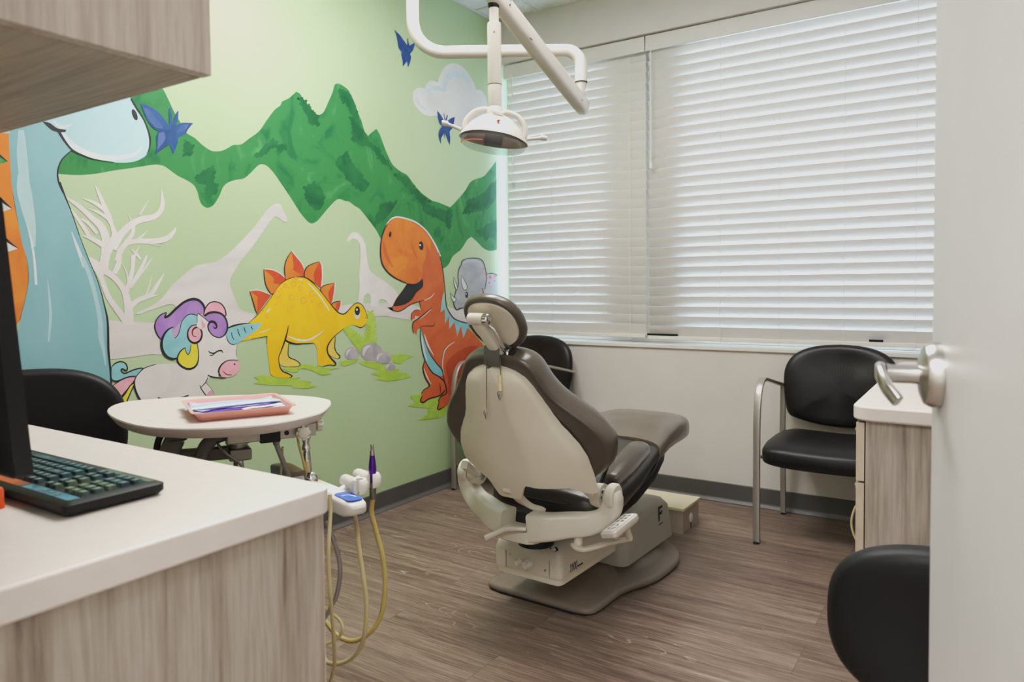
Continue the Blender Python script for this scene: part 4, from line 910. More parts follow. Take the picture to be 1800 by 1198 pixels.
# ------------------------------------------------------------------ salmon tray and what lies on it
TT = TZ+.0005
c0, c1, c2, c3 = [onz(x, y, TZ+.022) for x, y in ((320,703),(489,691),(512,712),(342,728))]
ctr = (c0+c1+c2+c3)/4; e1 = ((c1-c0)+(c2-c3)).normalized(); e1.z = 0; e1.normalize()
ln = ((c1-c0).length+(c2-c3).length)/4; wd = ((c3-c0).length+(c2-c1).length)/4
trz = math.atan2(e1.y, e1.x)
plain('tray_salmon', (232,166,155), .38, var=.02); plain('bib_lilac', (206,190,230), .6, var=.03); plain('pouch_blue', (168,208,222), .25, var=.06, scale=40); plain('pouch_purple', (104,66,178), .4, var=.08, scale=30); plain('paper_white', (240,238,240), .6, var=.01)
t2 = thing('instrument_tray', 'salmon pink plastic tray on the oval delivery table', 'tray', (ctr.x, ctr.y, TT), trz)
mb = MB(); lay = []
for k, z, r_ in ((-.016,.0,.012),(-.014,.001,.012),(-.003,.019,.016),(.004,.0205,.018),(.004,.0225,.018),(-.004,.0215,.015),(-.015,.003,.011)):
    lay.append([(x,y,z) for x, y in rrect(-ln-k,ln+k,-wd-k,wd+k,r_)])
mb.rings(lay); mb.build('tray_body', M['tray_salmon'], t2, smooth=40)
def on_tray(o, x, y, z, rz=0): o.location = (ctr.x + math.cos(trz)*x - math.sin(trz)*y, ctr.y + math.sin(trz)*x + math.cos(trz)*y, TT+z); o.rotation_euler = (0,0,trz+rz); return o
# the lilac paper bib, corners lifting against the tray's walls
mb = MB(); nx, ny = 14, 10; v = []
for i in range(nx+1):
    for j in range(ny+1):
        x, y = (i/nx*2-1), (j/ny*2-1); z = .003 + .0015*math.sin(3*x+2*y) + .007*max(0, abs(x)-.72)/.28 + .007*max(0, abs(y)-.7)/.3
        v.append((x*(ln-.012), y*(wd-.012), z))
mb.add(v, [(i*(ny+1)+j, (i+1)*(ny+1)+j, (i+1)*(ny+1)+j+1, i*(ny+1)+j+1) for i in range(nx) for j in range(ny)])
tag(on_tray(mb.build('paper_bib', M['bib_lilac'], None, smooth=180, solid=.0008), 0, 0, .0020), 'lilac paper bib lining the salmon tray', 'paper bib')
def pouch(name, L, W, H, mats, label, x, y, z, rz, kick=0):
    mb = MB(); rg = []
    for i in range(13):
        s_ = i/12; xx_ = (s_-.5)*L; w_ = W/2*(1 if .06 < s_ < .94 else .85); h_ = H*(.25+.75*math.sin(math.pi*min(1,max(0,s_)))**.5) + .0012*math.sin(9*s_)
        zz = kick*max(0, .25-s_)**2*16
        rg.append([(xx_, w_*math.cos(2*math.pi*k/12), zz + h_*.5*(1+math.sin(2*math.pi*k/12))) for k in range(12)])
    mb.rings(rg); o = mb.build(name, mats, None, smooth=60)
    return tag(on_tray(o, x, y, z, rz), label, name.replace('_', ' '))
pouch('instrument_pouch', .21, .036, .003, [M['pouch_purple']], 'purple instrument sleeve lying under the clear blue pouch on the tray', .022, -.006, .0080, R(10))
pouch('instrument_pouch', .255, .036, .015, [M['pouch_blue']], 'clear pale-blue instrument pouch lying along the pink tray', -.004, .004, .0115, R(12), kick=.006)
pouch('paper_packet', .115, .020, .004, [M['paper_white']], 'small white paper packet at the front of the pink tray', .062, -.026, .0095, R(14))

# ------------------------------------------------------------------ white instrument arm with blue touch pad
AZ = .62
a_in = onz(512, 829, AZ); a_tip = onz(632, 881, AZ)
ad_ = (a_tip-a_in); ad_.z = 0; LA = ad_.length; ad_.normalize(); aang = math.atan2(ad_.y, ad_.x)
t = thing('assistant_unit', 'white plastic instrument arm with blue touch pad beside the desk corner', 'instrument arm', (a_in.x, a_in.y, 0), aang)
hw = .030
mb = MB(); lay = []
for s_, k, zt, zb in ((0,.55,-.012,-.03),(.12,.72,-.004,-.032),(.35,.95,.0,-.038),(.7,1.0,.0,-.042),(.9,.98,-.001,-.040),(.97,.80,-.004,-.034),(1.0,.5,-.009,-.026)):
    x = s_*LA; w_ = hw*k; lay.append([(x,y,AZ+(zt+zb)/2+z) for y, z in rrect(-w_, w_, (zb-zt)/2, (zt-zb)/2, min(.010, w_*.6), 4)])
mb.rings(lay); mb.build('arm_housing', M['white_plastic'], t, smooth=60)
mb = MB(); o = rrect(LA*.745, LA*.965, -hw*.66, hw*.66, .012, 5); mb.prism(o, AZ-.0005, AZ+.0016)
plain('pad_blue', (58,98,196), .3); pad = mb.build('touch_pad', M['pad_blue'], t, smooth=0)
ck = MB(); ck.beam([(LA*.82,-.011,AZ+.0018),(LA*.835,.006,AZ+.0018),(LA*.90,.012,AZ+.0018)], .0032, .0006); ck.build('tick_mark', M['paper_white'], pad, smooth=0)
mb = MB(); mb.prism(rrect(LA*.54, LA*.725, -hw*.62, hw*.62, .006, 3), AZ-.0008, AZ+.0012); mem = mb.build('button_membrane', M['paper_white'], t, smooth=0)
mb = MB()
for i, j in ((0,0),(1,0),(0,1),(1,1)): mb.lathe([(.0,.0),(.003,.0),(.003,.001),(.0,.0012)], (LA*.585+.016*i, -.008+.016*j, AZ+.001), seg=10)
mb.build('membrane_button', M['cord_white'], mem, smooth=30)
mb = MB(); mb.beam([(.04,0,AZ-.006),(-.01,.0,AZ-.003),(-.05,.0,AZ-.002),(-.085,.0,AZ-.006)], .045, .03, smooth=4); mb.build('arm_link', M['base_grey'], t)
mb = MB(); pk = onz(547, 840, AZ+.012) - a_in; kx = pk.x*math.cos(aang)+pk.y*math.sin(aang); ky = -pk.x*math.sin(aang)+pk.y*math.cos(aang)
mb.lathe([(.013,-.012),(.017,-.002),(.017,.012),(.013,.022),(.007,.028),(.0,.029)], (kx, ky, AZ), seg=18); mb.build('pivot_screw', M['chrome'], t)
mb = MB(); mb.lathe([(.0,-.006),(.008,-.006),(.008,.006),(.0,.007)], (LA*.5,-hw-.002,AZ-.022), (0,-1,0), 14); mb.build('side_button', M['white_plastic'], t)
# handpiece holders on a bar behind the arm
def holder(cx, cy, z, nm='handpiece_holder'):
    mb = MB(); seg = 22; rg = []
    # open C-shaped cup: sweep an arc with a slot towards the arm's tip
    R0, R1, h_ = .0095, .021, .034
    ang = [R(-20 + 320*k/seg) for k in range(seg+1)]
    for a in ang: rg.append([(cx+q*math.cos(a+R(-10)), cy+q*math.sin(a+R(-10)), z+zz) for q, zz in ((R0,-h_/2),(R1-.004,-h_/2),(R1,-h_/2+.006),(R1,h_/2-.008),(R1-.005,h_/2),(R0,h_/2))])
    mb.rings(rg)
    mb.beam([(cx-.010,cy,z),(cx-.078,cy+.002,z),(cx-.086,cy+.002,z)], [.032,.030,.022], [.030,.028,.018], c=.5)
    return mb.build(nm, M['white_plastic'], t, smooth=40)
h1 = onz(632, 851, AZ+.02) - a_in; h2 = onz(655, 843, AZ+.018) - a_in
def rl(p): return (p.x*math.cos(aang)+p.y*math.sin(aang), -p.x*math.sin(aang)+p.y*math.cos(aang))
(h1x, h1y), (h2x, h2y) = rl(h1), rl(h2)
holder(h1x, h1y, AZ+.016); holder(h2x, h2y, AZ+.018)
mb = MB(); mb.tube([(h1x-.05, h1y-.05, AZ-.012), (h1x-.05, h1y, AZ+.010), (h2x-.05, h2y, AZ+.016)], .009, 12); mb.build('holder_bar', M['white_plastic'], t)
def hose_px(o, az, pts, d):
    q = Matrix.Rotation(-az, 3, 'Z'); return [q @ (dep(x, y, d+dd_) - Vector(o)) for x, y, dd_ in pts]
mb = MB(); mb.tube([(LA*.93,0,AZ-.03)] + hose_px((a_in.x,a_in.y,0), aang, [(627,925,0),(631,962,0),(639.5,1019,0),(644,1059,0),(642,1106,.0),(634,1136,.01),(617,1157,.02),(592,1166,.03),(572,1160,.05),(540,1100,.08)], 1.76), .0055, 12, smooth=5); mb.build('instrument_hose', M['cord_tan'], t)
# the purple handpiece standing in the outer holder, with its own hose
hw_ = Vector((a_in.x + h2x*math.cos(aang)-h2y*math.sin(aang), a_in.y + h2x*math.sin(aang)+h2y*math.cos(aang), 0))
plain('anodised_purple', (82,30,140), .25, .6, var=.08)
t = thing('dental_handpiece', 'purple and steel dental handpiece standing upright in the outer white holder', 'handpiece', (hw_.x, hw_.y, AZ), aang)
mb = MB(); mb.lathe([(.007,.012),(.0088,.030),(.0098,.045),(.0088,.060),(.0068,.074),(.0062,.080)], seg=18); mb.build('purple_grip', M['anodised_purple'], t)
mb = MB(); mb.lathe([(.0064,.080),(.0058,.092),(.0042,.0925),(.0040,.104),(.0044,.1045),(.0044,.107),(.0,.1072)], seg=16); mb.build('steel_nose', M['steel'], t)
mb = MB(); mb.lathe([(.0075,.012),(.0085,-.006),(.0085,-.022),(.0065,-.030)], seg=16); mb.build('hose_connector', M['screw_grey'], t)
mb = MB(); mb.tube([(0,0,-.028)] + hose_px((hw_.x,hw_.y,AZ), aang, [(653,900,0),(662,937,0),(672,975,0),(677,1024,0),(673,1069,0),(662,1097,0),(644.5,1116,.0),(622,1126,.01),(600,1121,.02),(588,1111,.03),(565,1080,.05),(540,1010,.06)], 1.81), .0062, 12, smooth=5); mb.build('handpiece_hose', M['cord_ochre'], t)
# loose tan and grey hoses hanging just past the desk's end panel
def hang(pts, r, mat, label):
    mb = MB(); mb.tube([dep(x, y, d) for x, y, d in pts], r, 10, smooth=6); tag(mb.build('hanging_hose', M[mat]), label, 'hose')
hang([(580,868,1.60),(581,900,1.60),(577.5,962,1.58),(578,1000,1.58),(581,1049,1.58),(587,1124,1.6),(587,1174,1.62),(570,1230,1.66)], .0042, 'cord_tan', 'tan hose hanging straight down against the desk end panel')
hang([(574,915,1.75),(587,950,1.75),(596,982,1.75),(597.5,1012,1.75),(592,1044,1.75),(583,1064,1.75),(568,1090,1.75)], .0055, 'cord_grey', 'grey hose bowing out past the desk end panel')
hang([(570,1066,1.75),(585,1079,1.75),(597,1089,1.75),(602,1104,1.74),(596,1119,1.74),(580,1129,1.74),(565,1132,1.74)], .0038, 'cord_tan', 'thin yellow hose loop low beside the desk end panel')
# ================================================================== dental lamp on its ceiling arm
DP = 2.9
P0 = dep(725, 0, DP); P1 = dep(770, 91, DP); P2 = dep(1010, 91, DP)
t = thing('dental_lamp', 'cream dental operating lamp on a jointed arm hanging from the ceiling', 'dental lamp', (P0.x, P0.y, ZC))
def L(v): return Vector(v) - Vector((P0.x, P0.y, ZC))
zb = P1.z; r_ = .0255
pl = [Vector((P0.x,P0.y,ZC)), Vector((P0.x,P0.y,zb+.125))]
hd = (P2-P1); hd.z = 0; hd.normalize()
for k in range(1, 9):
    a = R(90*k/8); pl.append(Vector((P0.x,P0.y,zb+.125)) + hd*(.125*(1-math.cos(a))) - Vector((0,0,.125*math.sin(a))))
end = dep(1021, 110, DP); end.z = zb
pl.append(end - hd*.06)
for k in range(1, 7):
    a = R(90*k/6); pl.append(end - hd*.06 + hd*(.06*math.sin(a)) - Vector((0,0,.06*(1-math.cos(a)))))
zl = dep(1020, 144, DP).z
pl.append(Vector((end.x, end.y, zl)))
mb = MB(); mb.tube([L(p) for p in pl], r_, 20); mb.build('ceiling_tube', M['lamp_cream'], t, smooth=60)
mb = MB(); mb.lathe([(.0,0),(.09,0),(.09,-.03),(.07,-.045),(.03,-.05)], L((P0.x,P0.y,ZC)), seg=32); mb.build('ceiling_canopy', M['lamp_cream'], t)
mb = MB(); mb.lathe([(.0262,-.002),(.0262,.0005)], L((end.x,end.y,zl)), seg=20); mb.build('joint_ring', M['black_matt'], t)
mb = MB(); mb.lathe([(.022,.0),(.021,-.018),(.015,-.035),(.014,-.06)], L((end.x,end.y,zl)), seg=18); mb.build('arm_pivot', M['lamp_cream'], t)
A0 = dep(1021, 183, DP); A0.x, A0.y = end.x, end.y; 
A1 = dep(872, -6, 2.42)
dv = (A1-A0).normalized(); A0x = A0 - dv*.035; A1x = A1 + dv*.05
mb = MB(); mb.beam([L(A0x), L(A0x+dv*.012), L(A0x+dv*.05), L(A1), L(A1x-dv*.01), L(A1x)], [.034,.046,.051,.052,.050,.040], [.048,.064,.069,.070,.068,.054], upv=(0,0,1), c=.38)
mb.build('spring_arm', M['lamp_cream'], t, smooth=60)
q = dv.cross(Vector((0,0,1))).normalized()
sd = -q if q.dot(CAM-A1) < 0 else q
for f_, up_ in ((.07,-.012),(.92,.018),(.93,-.004),(.70,-.028),(.715,-.030)):
    c = A0.lerp(A1, f_) + sd*.0275 + Vector((0,0,up_)); sc_ = MB(); sc_.lathe([(.0,0),(.0032,0),(.003,.003),(.0,.0032)], L(c), tuple(sd), 10); sc_.build('arm_screw', M['screw_grey'], t)
# drop tube and lamp head
DH = 2.42
T1 = dep(868.5, 40, DH); hx, hy = T1.x, T1.y
zt = lambda y: dep(868, y, DH).z
up_n = MB(); up_n.lathe([(.016,zt(-6)),(.016,zt(42))], L((hx,hy,ZC)) - Vector((0,0,ZC)), seg=18)
up_n.build('drop_rod', M['lamp_cream'], t)
mb = MB(); mb.ell(L((hx,hy,zt(8))), .021, .021, .022, 16, 8); mb.build('arm_slot', M['black_matt'], t)
mb = MB(); mb.lathe([(.0238,zt(147.6)),(.0238,zt(148.6))], L((hx,hy,0)), seg=22); mb.build('joint_ring', M['screw_grey'], t)
off = L((hx,hy,0))
mb = MB(); mb.lathe([(.019,zt(40)),(.0225,zt(41)),(.0235,zt(45)),(.0235,zt(147)),(.0228,zt(148.5)),(.0228,zt(149.5)),(.0235,zt(151)),(.0225,zt(186)),(.020,zt(190))], off, seg=22); mb.build('drop_tube', M['lamp_cream'], t)
mb = MB(); mb.lathe([(.0,0),(.003,0),(.0028,.002),(.0,.0024)], off+Vector((0,0,zt(60)))+ (CAM-Vector((hx,hy,0))).to_2d().to_3d().normalized()*.0232, tuple((CAM-Vector((hx,hy,CAM.z))).to_2d().to_3d().normalized()), 10); mb.build('tube_screw', M['screw_grey'], t)
mb = MB(); mb.lathe([(.018,zt(184)),(.026,zt(190)),(.030,zt(200)),(.027,zt(209)),(.016,zt(213))], off, seg=22); mb.build('head_neck', M['lamp_cream'], t)
# head: hood and reflector, tipped towards the viewer's right
zc = zt(226); hr = .118
ca = CR.copy(); ca.z = 0; ca.normalize(); cb_ = Vector((-ca.y, ca.x, 0)); tipr = R(9); dipf = R(-3)
def hp(x, d, z):
    z2 = z*math.cos(tipr) - x*math.sin(tipr); x2 = x*math.cos(tipr) + z*math.sin(tipr)
    d2 = d*math.cos(dipf) - z2*math.sin(dipf); z3 = z2*math.cos(dipf) + d*math.sin(dipf)
    return off + ca*x2 + cb_*d2 + Vector((0,0,zc+z3))
mb = MB(); lay = []
for k, z in ((.0,.052),(.16,.052),(.30,.048),(.52,.036),(.74,.016),(.90,-.008),(.98,-.024),(1.0,-.030),(.97,-.030),(.88,-.010),(.72,.008),(.5,.02),(.2,.03),(.0,.032)):
    lay.append([hp(hr*k*math.cos(a)*1.0, hr*k*.78*math.sin(a), z - .012*k*max(0, -math.sin(a))*0 + (.010*k*abs(math.cos(a))**3*-1)) for a in [2*math.pi*i/40 for i in range(40)]])
mb.rings(lay); mb.build('lamp_hood', M['lamp_cream'], t, smooth=60)
mt, nt, b = new_mat('clear_shield'); tp = N(nt, 'ShaderNodeBsdfTransparent'); tp.inputs[0].default_value = (.86,.87,.88,1); ms = N(nt, 'ShaderNodeMixShader'); ms.inputs[0].default_value = .14
b.inputs['Roughness'].default_value = .06; b.inputs['Base Color'].default_value = (.8,.82,.85,1); out = [x for x in nt.nodes if x.type == 'OUTPUT_MATERIAL'][0]
nt.links.new(tp.outputs[0], ms.inputs[1]); nt.links.new(b.outputs[0], ms.inputs[2]); nt.links.new(ms.outputs[0], out.inputs[0])
mb = MB(); lay = []
for k, z in ((.955,-.030),(.95,-.045),(.90,-.060),(.80,-.068),(.5,-.073),(.2,-.075),(.0,-.075)):
    lay.append([hp(hr*k*math.cos(a), hr*k*.78*math.sin(a), z) for a in [2*math.pi*i/36 for i in range(36)]])
mb.rings(lay, cap=(False, True)); mb.build('clear_shield', M['clear_shield'], t, smooth=60)
plain('reflector', (150,132,112), .25, .7, var=.05)
mb = MB(); lay = []
for k, z in ((.94,-.034),(.86,-.014),(.66,.002),(.4,.010),(.0,.012)): lay.append([hp(hr*k*math.cos(a), hr*k*.76*math.sin(a), z-.006) for a in [2*math.pi*i/32 for i in range(32)]])
mb.rings(lay, cap=(False, True)); mb.build('reflector', M['reflector'], t, smooth=60)
mb = MB()
v = [hp(x, d, z) for x in (-.030,.030) for d in (-.022,.022) for z in (-.054,-.010)]
mb.add(v, [(0,1,3,2),(4,6,7,5),(0,4,5,1),(2,3,7,6),(0,2,6,4),(1,5,7,3)]); mb.build('bulb_shield', M['black_plastic'], t, smooth=0, bevel=.003)
plain('seal_red', (206,110,90), .4)
mb = MB(); mb.tube([hp(hr*.90*math.cos(a), hr*.70*math.sin(a), -.060) for a in [R(178+75*i/20) for i in range(21)]], .0018, 8); mb.build('red_seal', M['seal_red'], t)
mb = MB(); v = [hp(x, -.034 + d, .046+z) for x, d, z in ((-.022,-.004,.006),(.026,-.004,.002),(.018,-.020,-.004),(-.014,-.020,-.002))]
v2 = [p + Vector((0,0,.004)) for p in v]; mb.rings([v, v2]); mb.build('hood_badge', M['white_plastic'], t, smooth=0)
mb = MB(); mb.ell(hp(.012,-.078,.010), .007, .005, .004, 12, 6); mb.build('hood_switch', M['seal_red'], t)
for sg in (-1, 1):   # loop handles over the hood
    mb = MB(); mb.tube([hp(sg*.016,0,.060), hp(sg*.045,-.004,.060), hp(sg*.075,-.006,.048), hp(sg*.096,-.008,.022), hp(sg*.102,-.008,-.006), hp(sg*.100,-.008,-.016)], [.011,.0095,.009,.009,.009,.009], 14, smooth=5); mb.build('yoke_loop', M['lamp_cream'], t)
    mb = MB(); x0 = .112; mb.beam([hp(sg*x0,-.02,-.022), hp(sg*(x0+.030),-.025,-.016), hp(sg*(x0+.052),-.028,-.012)], [.012,.010,.014], [.012,.010,.014], c=.4); mb.lathe([(.0,-.010),(.009,-.010),(.0095,0),(.008,.010),(.0,.011)], hp(sg*(x0+.054),-.028,-.012), tuple((hp(1,0,0)-hp(0,0,0)).normalized()), 14)
    mb.build('grip_handle', M['lamp_cream'], t)
# ================================================================== dental chair (local axes: x across, y towards the window, z up)
CH = thing('dental_chair', 'brown-black upholstered dental chair with beige shell back on a grey floor base', 'dental chair', (-1.20, 1.95, 0), R(-2))
LEAN = R(27); SB, CB = math.sin(LEAN), math.cos(LEAN)
def bk(u, w, o): return (u, -w*SB - o*CB, .47 + w*CB - o*SB)       # on the reclined back: across, up, out behind
def interp(x, tab):
    if x <= tab[0][0]: return tab[0][1]
    for (a, p), (b_, q) in zip(tab, tab[1:]):
        if x <= b_: t = (x-a)/(b_-a); t = t*t*(3-2*t)*.35 + t*.65; return p+(q-p)*t
    return tab[-1][1]
BU = .022
# back cushion
CW = [(.075,.17),(.095,.225),(.12,.255),(.15,.282),(.18,.297),(.225,.306),(.267,.286),(.29,.270),(.318,.244),(.34,.222),(.37,.192),(.406,.165),(.436,.148),(.477,.128),(.498,.112),(.511,.085),(.519,.045),(.522,.0)]
CU_ = .034
def c_out(k=1.0, n=30):
    ws = [.075 + (.522-.075)*(1-math.cos(math.pi*i/n))/2 for i in range(n+1)]
    right = [(interp(w, CW), w) for w in ws]; wc = .30
    o = right + [(-u, w) for u, w in right[::-1][1:]]
    return [(u*k, wc+(w-wc)*k) for u, w in o]
mb = MB(); lay = []
for o, k in ((.018,.84),(.027,.92),(.022,.975),(.004,1.0),(-.022,1.0),(-.046,.965),(-.062,.89),(-.070,.77),(-.072,.5)):
    lay.append([bk(CU_ - .018*math.exp(-((w-.37)/.08)**2) + u, w, o - .014*(u/.30)**2) for u, w in c_out(k)])
mb.rings(lay); mb.build('back_cushion', M['leather_brown'], CH, smooth=180, sub=1)
# moulded shell
SWT = [(-.08,.230),(.04,.233),(.12,.235),(.18,.231),(.22,.217),(.255,.195),(.29,.170),(.33,.151),(.37,.137),(.41,.121),(.44,.104),(.462,.078),(.477,.045),(.484,.0)]
def shell_wb(s):
    a = abs(s)
    a = abs(s + .14)
    if a < .14: return .046
    if a < .20: return .046 + ((a-.14)/.06)**2*.014
    if a < .33: return .060 + math.sin(math.pi/2*(a-.20)/.13)*.046
    return .106 - .010*min(1, (a-.33)/.55) - .02*max(0, (a-.88)/.12) if s > 0 else .106 + .034*min(1, (a-.33)/.50)
NS, NW = 44, 40; v = []; f = []
for i in range(NS+1):
    s = -1+2*i/NS; wb_ = shell_wb(s)
    for j in range(NW+1):
        w = wb_ + (.483-wb_)*(j/NW)**.92; h = max(.012, interp(w, SWT)); u = s*h
        a = abs(s); flat = .30; prof = 1.0 if a < flat else 1-((a-flat)/(1-flat))**1.35
        depth = .062*min(1, .35+.9*max(0, 1-w/.52)); 
        edge = max(0, (a-.90)/.10); tp_ = max(0, (w-.44)/.044)
        o = .030 + depth*prof - .016*edge**2 - .014*tp_**2
        v.append(bk(BU+u, w, o))
f = [(i*(NW+1)+j, (i+1)*(NW+1)+j, (i+1)*(NW+1)+j+1, i*(NW+1)+j+1) for i in range(NS) for j in range(NW)]
mb = MB(); mb.add(v, f); sh = mb.build('back_shell', M['shell_beige'], CH, smooth=180, solid=.010, bevel=.003)
# hinge bracket in the tab below the shell
mb = MB(); mb.beam([bk(BU-.034,.064,.076), bk(BU-.026,.012,.064), bk(BU-.010,-.030,.044), bk(BU+.012,-.060,.020)], [.034,.040,.036,.03], [.020,.022,.018,.014], smooth=4); mb.build('hinge_bracket', M['cast_beige'], CH)
mb = MB(); c = Vector(bk(BU-.036,.072,.095)); mb.cyl(c+Vector((-.013,0,0)), c+Vector((.013,0,0)), .0095, seg=16); mb.build('hinge_pin', M['cast_beige'], CH)
mb = MB(); c = Vector(bk(BU-.001,.066,.086)); mb.lathe([(.0,0),(.007,0),(.007,.004),(.0,.004)], c, (.9,-.4,0), 12); mb.build('hinge_bolt', M['black_plastic'], CH)

# headrest
HL = R(36); HC = Vector((.042, -.255, 1.016)); HSN, HCS = math.sin(HL), math.cos(HL)
def hd_(u, w, o): return (HC.x+u, HC.y - w*HSN - o*HCS, HC.z + w*HCS - o*HSN)
mb = MB(); lay = []; hol = sell(.099,.095,2.25,44)
for o, k in ((.008,.80),(.016,.87),(.016,.94),(.007,1.0),(-.006,1.0),(-.015,.96),(-.020,.86),(-.021,.5)): lay.append([hd_(u*k, w*k, o - .8*u*u) for u, w in hol])
mb.rings(lay); hr_ = mb.build('headrest', M['leather_brown'], CH, smooth=180, sub=1)
mb = MB(); lay = []
for o, k in ((.004,.825),(.0135,.823),(.0165,.80),(.017,.5)): lay.append([hd_(u*k, w*k, o - .8*u*u) for u, w in hol])
mb.rings(lay); mb.build('headrest_plate', M['shell_beige'], hr_, smooth=50)
mb = MB(); mb.beam([hd_(-.004,.046,.046), hd_(-.002,.0,.046), hd_(.004,-.06,.042), hd_(.008,-.098,.028)], [.039,.039,.038,.036], [.030,.032,.030,.024], upv=hd_(0,0,1)[0:0] or (0,-.8,-.6), smooth=4, c=.35); mb.build('headrest_link', M['cast_beige'], CH)
mb = MB(); c = Vector(hd_(-.004,.048,.048)); mb.tube([c+Vector((-.032,0,0)), c+Vector((-.030,0,0)), c+Vector((.020,0,0))], [.010,.017,.017], 20); mb.build('link_barrel', M['cast_beige'], CH)
def chrome_knob(c, r, l):
    mb = MB(); mb.lathe([(.0,0),(r*.9,0),(r,.002),(r,l-.003),(r*.85,l),(.0,l)], c, (1,0,0), 22)
    for k in range(3): mb.lathe([(r*.25,l-.001),(r*.25,l+.002),(.0,l+.002)], c + Vector((0, r*.5*math.cos(R(120*k)), r*.5*math.sin(R(120*k)))), (1,0,0), 8)
    return mb.build('adjust_knob', M['chrome'], CH)
chrome_knob(c+Vector((.021,0,0)), .0165, .017)
c2 = Vector(hd_(.012,-.088,.034)); chrome_knob(c2+Vector((.012,0,0)), .015, .015)
mb = MB(); mb.lathe([(.013,0),(.013,.014),(.009,.017),(.0,.017)], c2+Vector((.028,0,0)), (1,0,0), 20); mb.build('lock_cap', M['black_plastic'], CH)
mb = MB(); mb.beam([hd_(.024,.026,.048), hd_(.034,.012,.050), hd_(.033,-.05,.046), hd_(.030,-.076,.040)], .010, .010, smooth=4, upv=(0,-.8,-.6)); mb.build('release_lever', M['chrome'], CH)
mb = MB(); mb.beam([hd_(.010,-.090,.016), bk(BU+.018,.545,.014), bk(BU+.017,.515,.034), bk(BU+.016,.493,.040)], .052, .006, upv=(0,-.9,-.44), smooth=4); mb.build('headrest_bracket', M['arm_dark'], CH)

# seat cushion and leg rest: lofted along y
SEAT = [  # y, half width, top, bottom
    (.035,.150,.455,.385),(.050,.195,.472,.358),(.10,.220,.485,.340),(.22,.224,.492,.358),(.34,.222,.510,.395),(.46,.212,.540,.440),(.57,.203,.564,.468)]
LEG = [(.515,.209,.556,.452),(.57,.205,.568,.466),(.64,.198,.586,.474),(.74,.190,.600,.478),(.83,.180,.599,.476),(.90,.166,.590,.474),(.95,.146,.574,.474),(.985,.115,.562,.480),(1.002,.07,.548,.496)]
def slab(tab, uc=.0, e=4.2, seg=36, grow=0):
    mb = MB(); lay = []
    for y, h, zt_, zb_ in tab:
        lay.append([(uc+x, y, (zt_+zb_)/2+z + .006*(x/h)**2) for x, z in sell(h+grow, (zt_-zb_)/2+grow, e, seg)])
    return mb.rings(lay)
slab(SEAT, e=3.0).build('seat_cushion', M['leather_dark'], CH, smooth=60)
slab(LEG, e=3.2, grow=.003).build('leg_cushion', M['vinyl_cover'], CH, smooth=60)
mb = MB()  # stitched seam bands around the seat's rear
for dz in (.0, .006): mb.tube([(-.205,.075,.428+dz),(-.17,.046,.425+dz),(-.12,.037,.424+dz),(.0,.034,.423+dz),(.12,.037,.424+dz),(.17,.046,.425+dz),(.205,.075,.428+dz)], .0022, 6, smooth=5)
mb.build('seat_seam', M['black_matt'], CH)
for sg in (-1, 1):    # side bolsters of the seat
    mb = MB(); mb.beam([(sg*.200,.15,.490),(sg*.204,.22,.516),(sg*.204,.31,.545),(sg*.202,.36,.553),(sg*.200,.39,.545)], [.06,.084,.088,.080,.045], [.05,.064,.066,.060,.035], smooth=4, c=.5); mb.build('hip_bolster', M['leather_brown'], CH, smooth=180)
# black seat pan following the underside
mb = MB(); lay = []
for y, h, zt_, zb_ in ((.11,.185,.385,.345),(.2,.200,.400,.350),(.34,.205,.418,.372),(.5,.198,.458,.410),(.62,.180,.492,.452),(.70,.150,.498,.478)):
    lay.append([(x, y, (zt_+zb_)/2+z) for x, z in rrect(-h,h,-(zt_-zb_)/2,(zt_-zb_)/2,.015,4)])
mb.rings(lay); mb.build('seat_pan', M['black_plastic'], CH, smooth=50)
mb = MB(); mb.beam([(.225,.04,.475),(.20,.20,.475),(.195,.42,.50)], .014, .020); mb.build('side_rail', M['black_plastic'], CH)
mb = MB(); mb.beam([(.214,.05,.500),(.222,.085,.558)], .008, .012); mb.build('release_lever', M['black_plastic'], CH)

# arm yoke under the seat
YK = -.014
def yoke_arm(sg):
    mb = MB()
    pts = [(YK+sg*x, y, z) for x, y, z in ((.045,-.055,.370),(.10,-.045,.377),(.16,-.015,.386),(.215,.012,.393),(.258,.030,.416),(.278,.033,.450),(.281,.033,.480),(.281,.033,.499))]
    rings = []; P = [Vector(p) for p in pts]; P = catmull(P, 4); n = len(P)
    hh = lerpl([.088,.080,.072,.068,.062,.058,.056,.040], n); ww = lerpl([.07,.066,.060,.056,.054,.052,.050,.042], n)
    for i, p in enumerate(P):
        t_ = (P[min(i+1,n-1)]-P[max(i-1,0)]).normalized(); q = Vector((0,1,0)); q = (q - t_*q.dot(t_)).normalized(); u = t_.cross(q)
        rings.append([p + q*(x) + u*(z) for x, z in rrect(-ww[i]/2, ww[i]/2, -hh[i]/2, hh[i]/2, min(.012, hh[i]*.3), 4)])
    mb.rings(rings); return mb.build('arm_yoke', M['cast_beige'], CH, smooth=50)
yoke_arm(-1); yoke_arm(1)
mb = MB(); mb.prism(rrect(YK-.075,YK+.075,-.092,.02,[.01,.01,.04,.04]), .322, .362); mb.build('yoke_hub', M['cast_beige'], CH, smooth=50, bevel=.006)
MB().box(YK-.040,YK+.040,-.020,.06,.345,.395).build('yoke_gap_dark', M['black_matt'], CH, smooth=0)  # black block standing in for the dark recess between the yoke arms
